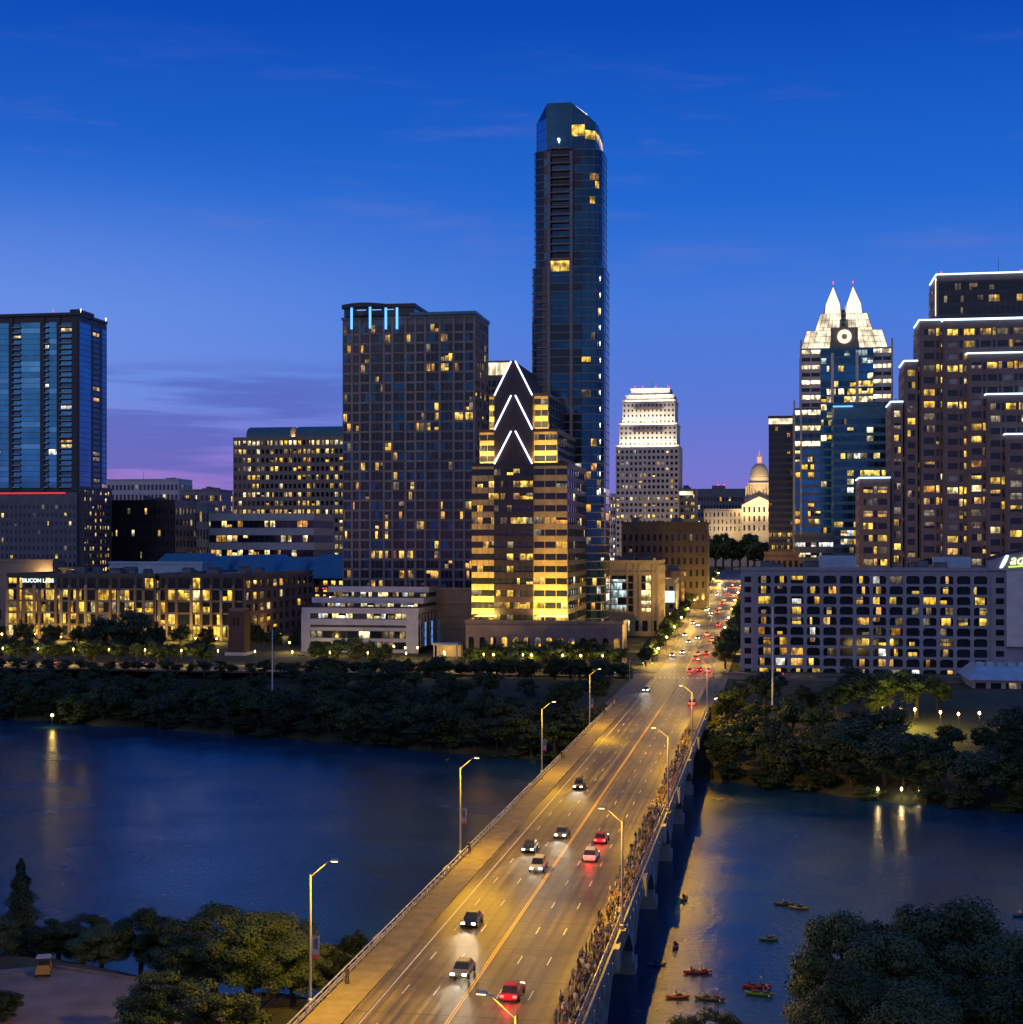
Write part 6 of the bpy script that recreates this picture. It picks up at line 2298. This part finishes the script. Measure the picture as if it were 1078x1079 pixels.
def car_proto(kind):
    suv = kind == 'suv'
    t = bpy.data.objects.new('car', None)
    C.objects.link(t)
    L, hw, zr = (2.35, 0.93, 1.72) if suv else (2.3, 0.90, 1.44)
    zb = 1.02 if suv else 0.90
    st = [(-L, 0.72, 0.40, 0.62), (-L + 0.12, 0.84, 0.28, 0.74), (-1.5, hw, 0.24, zb - 0.08), (-0.7, hw, 0.22, zb), (0.9, hw, 0.22, zb + 0.02), (1.7, hw, 0.24, zb - (0.0 if suv else 0.02)), (L - 0.12, 0.86, 0.30, zb - 0.06), (L, 0.78, 0.42, zb - 0.2)]
    mb = MB()
    rings = []
    for y, w_, za, ze in st:
        zm = (za + ze) / 2 + 0.04
        rings.append([(-w_ * 0.9, y, za), (w_ * 0.9, y, za), (w_, y, zm - 0.1), (w_, y, zm + 0.1), (w_ * 0.86, y, ze), (-w_ * 0.86, y, ze), (-w_, y, zm + 0.1), (-w_, y, zm - 0.1)])
    for r0, r1 in zip(rings, rings[1:]):
        for k in range(8):
            e = (k + 1) % 8
            mb.face([r0[k], r0[e], r1[e], r1[k]][::-1], 'paint_silver')
    mb.face(rings[0], 'paint_silver')
    mb.face(rings[-1][::-1], 'paint_silver')
    y0, y1 = (-0.55, 1.75) if suv else (-0.35, 1.15)
    mb.frustum((-0.66, 0.66, y0, y1), (-0.58, 0.58, y0 + 0.15, y1 - 0.12), zr - 0.09, zr, 'paint_silver')
    mb.build('body', t)
    mb = MB()
    mb.frustum((-0.78, 0.78, y0 - 0.75, y1 + (0.3 if suv else 0.65)), (-0.655, 0.655, y0 + 0.01, y1 - 0.01), zb - 0.03, zr - 0.091, 'black_glass')
    mb.build('window', t)
    for x in (-0.88, 0.88):
        for y in (-1.45, 1.4):
            mb = MB(); mb.tube((x - 0.1, y, 0.33), (x + 0.1, y, 0.33), 0.33, 0.33, 'dark_metal', 12); wh = mb.build('wheel', t)
            mb = MB(); mb.tube((x + (0.101 if x > 0 else -0.101), y, 0.33), (x + (0.115 if x > 0 else -0.115), y, 0.33), 0.2, 0.18, 'galvanised', 8); mb.build('rim', wh)
    for x in (-0.6, 0.6):
        mb = MB(); mb.box(x - 0.2, x + 0.2, -L - 0.03, -L + 0.10, 0.55, 0.74, 'head_glow'); mb.build('headlight', t)
        mb = MB(); mb.box(x - 0.19, x + 0.19, L - 0.10, L + 0.03, zb - 0.34, zb - 0.12, 'tail_glow'); mb.build('taillight', t)
    t['category'] = 'car'
    t['group'] = 'cars on the roads'
    return t


cars = {'sedan': car_proto('sedan'), 'suv': car_proto('suv')}
used = set()
car_items = []


def car(u, v, face, kind, paint, label, beam=0, z=None, glow=True):
    """face 's': towards the camera, 'n': away, 'e'/'w' along the cross road"""
    if kind not in used:
        o = cars[kind]
        used.add(kind)
    else:
        o = copy_tree(cars[kind])
    z = (12.0 if v < 510 else gz(v)) if z is None else z
    o.location = W(u, v, z + 0.006)
    o.rotation_euler = (0, 0, -A + {'s': 0, 'n': PI, 'e': PI / 2, 'w': -PI / 2}[face])
    car_items.append((o, label.replace('{c}', paint + ' ' + kind), v if face in 'sn' else u))
    for ch in o.children:
        if ch.type == 'MESH' and ch.name.startswith('body'):
            ch.material_slots[0].link = 'OBJECT'
            ch.material_slots[0].material = M['paint_' + paint]
    if beam:
        exec_after.append((o, beam, face))
    return o


for px, py, kd, pt in ((485, 973, 'sedan', 'black'), (482, 1027, 'sedan', 'grey'), (563, 915, 'suv', 'silver'), (552, 895, 'sedan', 'black'), (590, 880, 'sedan', 'grey'), (607.5, 829, 'suv', 'black'), (677, 727, 'sedan', 'silver')):
    u, v = UV(px, py, 12.65)
    u = min([-7.0, -4.2, -1.2], key=lambda q: abs(q - u))
    car(u, v + 2.3, 's', kd, pt, '{c} driving towards us on the bridge with headlights on', 4200)
for px, py, kd, pt in ((628, 896, 'suv', 'white'), (635, 878, 'sedan', 'red'), (541, 1034, 'sedan', 'red'), (726, 738, 'suv', 'red'), (735, 739, 'sedan', 'grey')):
    u, v = UV(px, py, 12.8)
    u = min([1.9, 4.9, 8.0], key=lambda q: abs(q - u))
    car(u, v - 2.3, 'n', kd, pt, '{c} driving away on the bridge with red taillights', -260)
for u, v, kd, pt in ((2, 512, 'sedan', 'grey'), (5, 514, 'suv', 'black'), (8, 513, 'sedan', 'white'), (2, 565, 'suv', 'silver'), (5, 568, 'sedan', 'black'), (8, 640, 'sedan', 'red'), (2, 648, 'suv', 'grey'), (5, 700, 'sedan', 'silver'), (2, 830, 'suv', 'black'), (5, 900, 'sedan', 'grey'), (5, 1010, 'suv', 'white'), (2, 1090, 'sedan', 'red')):
    car(u, v, 'n', kd, pt, '{c} with red taillights heading up the avenue', -420 if v < 720 else 0)
for u, v, kd, pt in ((-4, 612, 'sedan', 'black'), (-7, 640, 'suv', 'grey'), (-4, 690, 'sedan', 'white'), (-1.2, 760, 'sedan', 'grey'), (-4, 790, 'suv', 'silver'), (-4, 930, 'suv', 'silver'), (-1.2, 1000, 'sedan', 'black'), (-7, 560, 'sedan', 'blue')):
    car(u, v, 's', kd, pt, '{c} with white headlights coming down the avenue', 1500)
for k in range(16):
    v = 528 + k * 36 + R.uniform(-8, 8)
    car(R.choice([2, 5, 8]), v + 15, 'n', R.choice(['sedan', 'suv']), R.choice(['silver', 'white', 'black', 'red', 'grey', 'blue']), '{c} with red taillights heading up the avenue', -300 if k < 5 else 0)
    if k % 2:
        car(R.choice([-1.2, -4, -7]), v, 's', R.choice(['sedan', 'suv']), R.choice(['silver', 'white', 'black', 'grey', 'blue']), '{c} with white headlights coming down the avenue', 1800)
for u, f, kd, pt in ((-38, 'e', 'sedan', 'silver'), (-55, 'w', 'suv', 'grey'), (-24, 'e', 'suv', 'white'), (-92, 'e', 'sedan', 'black'), (-130, 'w', 'sedan', 'red'), (-160, 'e', 'suv', 'silver'), (-188, 'w', 'sedan', 'white'), (-205, 'e', 'sedan', 'grey'), (-222, 'w', 'suv', 'red'), (30, 'w', 'sedan', 'grey')):
    car(u, 499 if f == 'e' else 504, f, kd, pt, '{c} on the riverfront cross road', 700)
for px, v, f, kd, pt in ((285, 606, 's', 'sedan', 'white'), (295, 622, 's', 'suv', 'silver'), (281, 640, 'n', 'sedan', 'grey'), (302, 600, 's', 'sedan', 'black'), (268, 590, 'e', 'suv', 'white'), (318, 548, 'e', 'sedan', 'silver'), (120, 583, 'w', 'sedan', 'red'), (70, 584, 'w', 'suv', 'white'), (96, 584, 'w', 'sedan', 'silver'), (160, 583, 'e', 'sedan', 'grey')):
    car(U(px, v), v, f, kd, pt, '{c} by the riverfront offices', 500, z=12)
# rows of parked cars on the garage decks
for i, (x, y, py) in enumerate([(334 + 9 * k, 12, 630) for k in range(9)] + [(344 + 9 * k, 26, 619) for k in range(9)]):
    v = 560 + y
    u = U(x, v)
    car(u, v, R.choice('sn'), R.choice(['sedan', 'suv']), R.choice(list(('silver', 'white', 'black', 'red', 'grey', 'blue'))), '{c} parked on the ' + ('lower' if y < 20 else 'top') + ' open deck of the garage', 0, z=Z(py, u, v) - 1.1)
ordinal_labels([q for q in car_items if 'bridge' in q[1] or 'avenue' in q[1]], 'from the near end')
ordinal_labels([q for q in car_items if not ('bridge' in q[1] or 'avenue' in q[1])], 'from the left')
for o, pw, f in exec_after:
    if pw > 0:
        lamp('SPOT', 'headlight_beam', (0, -2.5, 0.75), pw, (1.0, 0.86, 0.62), o, (math.radians(85), 0, PI), radius=0.12, spot=math.radians(58), blend=1.0)
    else:
        lamp('POINT', 'taillight_glow', (0, 2.9, 0.8), -pw, (1.0, 0.03, 0.03), o, radius=0.15)

# ------------------------------------------------------------------ people
SKIN = {}
for nm, c in (('white', (0.62, 0.62, 0.60)), ('black', (0.02, 0.02, 0.022)), ('grey', (0.20, 0.20, 0.21)), ('red', (0.32, 0.04, 0.035)), ('blue', (0.05, 0.10, 0.25)), ('pink', (0.50, 0.22, 0.24)), ('green', (0.07, 0.14, 0.07)), ('tan', (0.38, 0.28, 0.18)), ('orange', (0.55, 0.20, 0.04))):
    mat('cloth_' + nm, tuple(q * 0.62 for q in c), 0.85)
mat('trousers_dark', (0.03, 0.033, 0.045), 0.85)
mat('trousers_tan', (0.28, 0.21, 0.14), 0.85)
mat('trousers_blue', (0.06, 0.09, 0.17), 0.85)
mat('skin', (0.30, 0.18, 0.12), 0.6)
mat('hair', (0.035, 0.022, 0.015), 0.6)
mat('shoe', (0.06, 0.06, 0.06), 0.7)


def person_mesh(pose):
    """one continuous body grown from a posed skeleton; faces -y"""
    sit = pose == 'sit'
    lean = {'lean': 0.22, 'walk': 0.05, 'sit': -0.05}.get(pose, 0.02)
    hz = 0.35 if sit else 0.95
    J = [('pelvis', (0, 0, hz), 0.145), ('waist', (0, -lean * 0.4, hz + 0.20), 0.125), ('chest', (0, -lean * 0.9, hz + 0.40), 0.155), ('neck', (0, -lean * 1.15, hz + 0.55), 0.058),
         ('head', (0, -lean * 1.25 - 0.02, hz + 0.66), 0.098), ('top', (0, -lean * 1.25 - 0.01, hz + 0.75), 0.082), ('nose', (0, -lean * 1.25 - 0.10, hz + 0.655), 0.03)]
    B_ = [(0, 1), (1, 2), (2, 3), (3, 4), (4, 5), (4, 6)]
    cy, cz = -lean * 0.9, hz + 0.44
    arms = {'lean': ((0.25, cy - 0.12, cz - 0.26), (0.16, cy - 0.36, cz - 0.27)), 'phone': ((0.26, cy - 0.20, cz - 0.14), (0.10, cy - 0.36, cz + 0.10)),
            'stand': ((0.25, cy + 0.03, cz - 0.28), (0.26, cy - 0.05, cz - 0.54)), 'walk': ((0.25, cy + 0.10, cz - 0.27), (0.25, cy - 0.02, cz - 0.50)),
            'sit': ((0.30, cy - 0.08, cz - 0.24), (0.30, cy - 0.34, cz - 0.18)), 'hips': ((0.36, cy + 0.06, cz - 0.24), (0.20, cy - 0.04, cz - 0.42))}[pose]
    for s_ in (-1, 1):
        n = len(J)
        a1, a2 = arms
        if pose == 'walk' and s_ > 0:
            a1, a2 = (a1[0], cy - 0.12, a1[2]), (a2[0], cy - 0.30, a2[2] + 0.08)
        h2 = (a2[0], a2[1] - 0.06, a2[2] - 0.05 if pose in ('stand', 'walk') else a2[2] + 0.04)
        J += [('shoulder', (s_ * 0.185, cy, cz), 0.068), ('elbow', (s_ * a1[0], a1[1], a1[2]), 0.046), ('wrist', (s_ * a2[0], a2[1], a2[2]), 0.032), ('hand', (s_ * h2[0], h2[1], h2[2]), 0.038)]
        B_ += [(2, n), (n, n + 1), (n + 1, n + 2), (n + 2, n + 3)]
    for s_ in (-1, 1):
        n = len(J)
        st = 0.0
        if pose == 'walk':
            st = 0.24 * s_
        if sit:
            J += [('hip', (s_ * 0.10, -0.05, hz - 0.02), 0.098), ('knee', (s_ * 0.16, -0.48, hz + 0.12), 0.066), ('ankle', (s_ * 0.14, -0.86, hz - 0.10), 0.042), ('toe', (s_ * 0.14, -0.92, hz - 0.02), 0.035)]
        else:
            J += [('hip', (s_ * 0.10, 0, 0.86), 0.098), ('knee', (s_ * 0.11, -0.03 - st * 0.6, 0.50), 0.064), ('ankle', (s_ * 0.12, 0.02 - st * 1.1, 0.10), 0.043), ('toe', (s_ * 0.13, -0.13 - st * 1.1, 0.045), 0.042)]
        B_ += [(0, n), (n, n + 1), (n + 1, n + 2), (n + 2, n + 3)]
    me = bpy.data.meshes.new('body')
    me.from_pydata([j[1] for j in J], B_, [])
    o = bpy.data.objects.new('body', me)
    C.objects.link(o)
    o.modifiers.new('skin', 'SKIN')
    sv = me.skin_vertices[0].data
    for k, j in enumerate(J):
        sv[k].radius = (j[2] * (1.25 if j[0] in ('chest', 'pelvis', 'waist') else 1), j[2])
        sv[k].use_root = k == 0
    sd = o.modifiers.new('sub', 'SUBSURF')
    sd.levels = sd.render_levels = 1
    dg = bpy.context.evaluated_depsgraph_get()
    dg.update()
    out = bpy.data.meshes.new_from_object(o.evaluated_get(dg))
    bpy.data.objects.remove(o)
    out.name = 'body'
    out.materials.clear()
    for m in ('cloth_white', 'trousers_dark', 'skin', 'hair', 'shoe'):
        out.materials.append(M[m])
    P_ = [Vector(j[1]) for j in J]
    for f in out.polygons:
        c = f.center
        best, bd = None, 9
        for a, e in B_:
            d = P_[e] - P_[a]
            t = max(0, min(1, (c - P_[a]).dot(d) / d.length_squared))
            q = (c - (P_[a] + d * t)).length
            if q < bd:
                bd, best = q, (J[a][0], J[e][0], t)
        a, e, t = best
        if e in ('head', 'top', 'nose'):
            hc = P_[4]
            f.material_index = 3 if (c.z > hc.z + 0.045 or c.y > hc.y + 0.015) and e != 'nose' else 2
        elif e in ('hand', 'wrist'):
            f.material_index = 2
        elif e == 'toe':
            f.material_index = 4
        elif e in ('hip', 'knee', 'ankle'):
            f.material_index = 1
        elif a == 'pelvis' and t < 0.3:
            f.material_index = 1
        else:
            f.material_index = 0
        f.use_smooth = True
    return out


BODY = {p: person_mesh(p) for p in ('lean', 'phone', 'stand', 'walk', 'hips', 'sit')}


def person(pose, loc, rz, shirt, trousers, label, group, hgt=1.0):
    o = bpy.data.objects.new('person', BODY[pose])
    C.objects.link(o)
    o.location = loc
    o.rotation_euler = (0, 0, rz)
    o.scale = (hgt, hgt, hgt)
    o.material_slots[0].link = 'OBJECT'
    o.material_slots[0].material = M['cloth_' + shirt]
    o.material_slots[1].link = 'OBJECT'
    o.material_slots[1].material = M['trousers_' + trousers]
    return tag(o, label, 'person', group)


shirts = ['white', 'black', 'grey', 'red', 'blue', 'pink', 'green', 'tan', 'orange']
wts = [5, 8, 6, 1, 3, 1, 1, 2, 0.5]
segs = [(146, 'at the near end of the crowded walkway'), (186, 'beside the second nearest walkway lamp'), (228, 'between the second and third walkway lamps'), (262, 'beside the third nearest walkway lamp'), (300, 'between the third and fourth walkway lamps'), (400, 'beside the second farthest walkway lamp')]
ppl = []
placed = []
grid_p = {}
tries = 0
while len(placed) < 640 and tries < 40000:
    tries += 1
    v = 118 + 230 * R.random()
    dens = 0.60 + 0.40 * math.sin(v * 0.11) * math.sin(v * 0.031 + 1)
    u = 12.05 - abs(R.gauss(0, 1.15))
    if u < 9.8 or (u < 11.4 and R.random() > dens) or abs(v - 172) < 0.5 or abs(v - 246) < 0.5 or abs(v - 318) < 0.5:
        continue
    if any(abs(v - q[1]) < 0.40 and abs(u - q[0]) < 0.42 for k in (-1, 0, 1) for q in grid_p.get(int(v) + k, ())):
        continue
    placed.append((u, v))
    grid_p.setdefault(int(v), []).append((u, v))
placed.sort(key=lambda q: q[1])
far_crowd = []
for i, (u, v) in enumerate(placed):
    near = u > 11.6
    pose = R.choices(['lean', 'phone', 'stand', 'hips'], [5, 2, 2, 1])[0] if near else R.choices(['phone', 'stand', 'walk', 'hips'], [2, 4, 3, 1])[0]
    rz = -A + PI / 2 + R.gauss(0, 0.3) if pose != 'walk' else -A + R.choice([0, PI]) + R.gauss(0, 0.2)
    sh, tr = R.choices(shirts, wts)[0], R.choices(['dark', 'tan', 'blue'], [4, 1, 3])[0]
    seg = next(s_ for q, s_ in segs if v < q)
    if near and pose == 'lean':
        u = 11.93
    if i < 300:
        ppl.append((person(pose, W(u, v, 12.163), rz, sh, tr, '', 'crowd along the bridge railing', R.uniform(0.92, 1.08)), f'person in {sh} top and {tr} trousers {seg}', v))
    else:
        far_crowd.append((pose, W(u, v, 12.163), rz, sh, tr))
# the rest of the crowd, farther along the rail, as one mass
mb = MB()
for pose, loc, rz, sh, tr in far_crowd:
    me = BODY[pose]
    X = Matrix.Translation(loc) @ Matrix.Rotation(rz, 4, 'Z') @ Matrix.Scale(R.uniform(0.92, 1.06), 4)
    k0 = len(mb.v)
    mb.v += [tuple(X @ q.co) for q in me.vertices]
    idx = [mb.mi(q) for q in ('cloth_' + sh, 'trousers_' + tr, 'skin', 'hair', 'shoe')]
    for f in me.polygons:
        mb.f.append(tuple(k0 + q for q in f.vertices))
        mb.m.append(idx[f.material_index])
o = mb.build('crowd', smooth=True)
o['kind'] = 'stuff'
ordinal_labels([q for q in ppl], 'nearest')
for o, base, k in ppl:
    ws = o['label'].split()
    if len(ws) > 16:
        o['label'] = o['label'].replace('person in', 'person,').replace(' and ', ', ', 1)
left_p = []
for i, (px, py, pose, sh) in enumerate(((592, 800, 'stand', 'black'), (594, 799, 'hips', 'grey'), (492, 899, 'lean', 'black'), (634, 754, 'walk', 'black'), (636, 752, 'walk', 'white'), (646, 741, 'stand', 'black'), (650, 739, 'stand', 'tan'), (644, 745, 'walk', 'black'), (666, 716, 'stand', 'grey'), (366, 1037, 'lean', 'black'))):
    u, v = UV(px, py, 12.2)
    u = max(-12.0, min(-9.2, u)) if v < 408 else min(u, -9.2)
    left_p.append((person(pose, W(u, v, 12.163), R.uniform(0, 6.28), sh, 'dark', '', 'people on the empty walkway of the bridge'), f'person in {sh} top on the uncrowded bridge walkway', v))
ordinal_labels(left_p, 'from the near end')
for o in C.objects:
    if 'label' in o and len(o['label'].split()) > 16:
        print('LONG', o['label'])

# ------------------------------------------------------------------ kayaks
for nm, c in (('orange', (0.70, 0.16, 0.03)), ('red', (0.45, 0.03, 0.03)), ('yellow', (0.65, 0.42, 0.04)), ('green', (0.12, 0.35, 0.06)), ('blue', (0.05, 0.15, 0.35)), ('brown', (0.22, 0.12, 0.06))):
    mat('hull_' + nm, tuple(q * 0.5 for q in c), 0.4)


def hull_mesh(L, hw, m):
    mb = MB()
    n = 12
    rings = []
    for k in range(n + 1):
        t = -1 + 2 * k / n
        w_ = hw * max(0.03, (1 - abs(t) ** 2.4))
        rise = 0.16 * abs(t) ** 3
        x = t * L / 2
        rings.append([(x, -w_, 0.24 + rise), (x, -w_ * 0.85, 0.06 + rise * 0.8), (x, 0, -0.10 + rise), (x, w_ * 0.85, 0.06 + rise * 0.8), (x, w_, 0.24 + rise), (x, w_ * 0.5, 0.30 + rise), (x, -w_ * 0.5, 0.30 + rise)])
    for r0, r1 in zip(rings, rings[1:]):
        for k in range(7):
            e = (k + 1) % 7
            mb.face([r0[k], r1[k], r1[e], r0[e]], m)
    return mb.mesh('kayak', True)


def rim_mesh():
    mb = MB()
    n = 16
    for k in range(n):
        a, e = 2 * PI * k / n, 2 * PI * (k + 1) / n
        q = lambda r, t, z: (0.42 * r * math.cos(t), 0.24 * r * math.sin(t), z)
        mb.face([q(1, a, 0.34), q(1, e, 0.34), q(1.12, e, 0.31), q(1.12, a, 0.31)], 'dark_metal')
        mb.face([q(0, a, 0.315), q(1, a, 0.335), q(1, e, 0.335)], 'dark_metal')
    return mb.mesh('cockpit')


RIM = rim_mesh()


def paddle_mesh():
    mb = MB()
    mb.tube((-1.05, 0, 0), (1.05, 0, 0), 0.018, 0.018, 'dark_metal', 6)
    for s_ in (-1, 1):
        mb.hexa([(s_ * 1.0, -0.03, -0.012), (s_ * 1.05, 0.03, -0.012), (s_ * 1.45, 0.09, -0.012), (s_ * 1.45, -0.09, -0.012), (s_ * 1.0, -0.03, 0.012), (s_ * 1.05, 0.03, 0.012), (s_ * 1.45, 0.09, 0.012), (s_ * 1.45, -0.09, 0.012)], 'white_paint')
    return mb.mesh('paddle')


PAD = paddle_mesh()
KAY = [  # px, py, heading deg, colour, seats, length, shirts, where
    (735, 1025, 4, 'red', 2, 4.6, ('black', 'grey'), 'in the golden reflection'),
    (714, 1051, 2, 'orange', 1, 3.6, ('orange',), 'nearest the bridge shadow'),
    (748, 1053, -14, 'brown', 2, 4.6, ('white', 'red'), 'by the treetop below'),
    (797, 1040, -4, 'red', 2, 4.6, ('black', 'blue'), 'beside a green one'),
    (800, 1048, -16, 'green', 2, 4.4, ('red', 'grey'), 'beside a red one'),
    (810, 990, -6, 'green', 1, 3.4, ('green',), 'alone in open water'),
    (826, 953, -10, 'brown', 1, 3.8, ('white',), 'near the dark clump'),
    (842, 957, -16, 'yellow', 1, 3.8, ('black',), 'near the dark clump'),
    (1076, 965, 8, 'blue', 1, 3.6, ('white',), 'beyond the outer end of the clump'),
    (712, 998, 70, 'brown', 1, 3.2, ('black',), 'pointing towards us'),
    (721, 948, 60, 'brown', 1, 3.2, ('black',), 'at the edge of the bridge shadow'),
    (692, 1017, 5, 'blue', 1, 3.2, ('black',), 'inside the dark bridge shadow'),
]
for px, py, hd, col, ns, L, sh, where in KAY:
    u, v = UV(px, py, 0.1)
    rz = math.radians(hd)
    o = bpy.data.objects.new('kayak', hull_mesh(L * 0.8, 0.38, 'hull_' + col))
    C.objects.link(o)
    o.location = W(u, v, 0.03)
    o.rotation_euler = (0, 0, rz)
    tag(o, f'{col} kayak {where}', 'kayak', 'kayaks on the river')
    for s_ in range(ns):
        x = (s_ - (ns - 1) / 2) * 1.35
        part('cockpit', RIM, o, (x, 0, 0))
        p = Matrix.Translation(o.location) @ Matrix.Rotation(rz, 4, 'Z') @ Vector((x - 0.1, 0, 0))
        seat = '' if ns == 1 else (' front' if s_ else ' rear')
        person('sit', (p.x, p.y, 0.04), rz + PI / 2, sh[s_], 'dark', f'{sh[s_]}-clad person in the{seat} seat of the {col} kayak {where}', 'paddlers in the kayaks', 1.0)
        pd = bpy.data.objects.new('paddle', PAD)
        C.objects.link(pd)
        q = Matrix.Translation(o.location) @ Matrix.Rotation(rz, 4, 'Z') @ Vector((x + 0.34, 0, 0.66))
        pd.location = q
        pd.rotation_euler = (math.radians(20), math.radians(14 * (-1) ** s_), rz + PI / 2 + 0.25)
        tag(pd, f'paddle of the{seat} paddler on the {col} kayak {where}', 'paddle', 'paddles of the kayaks')
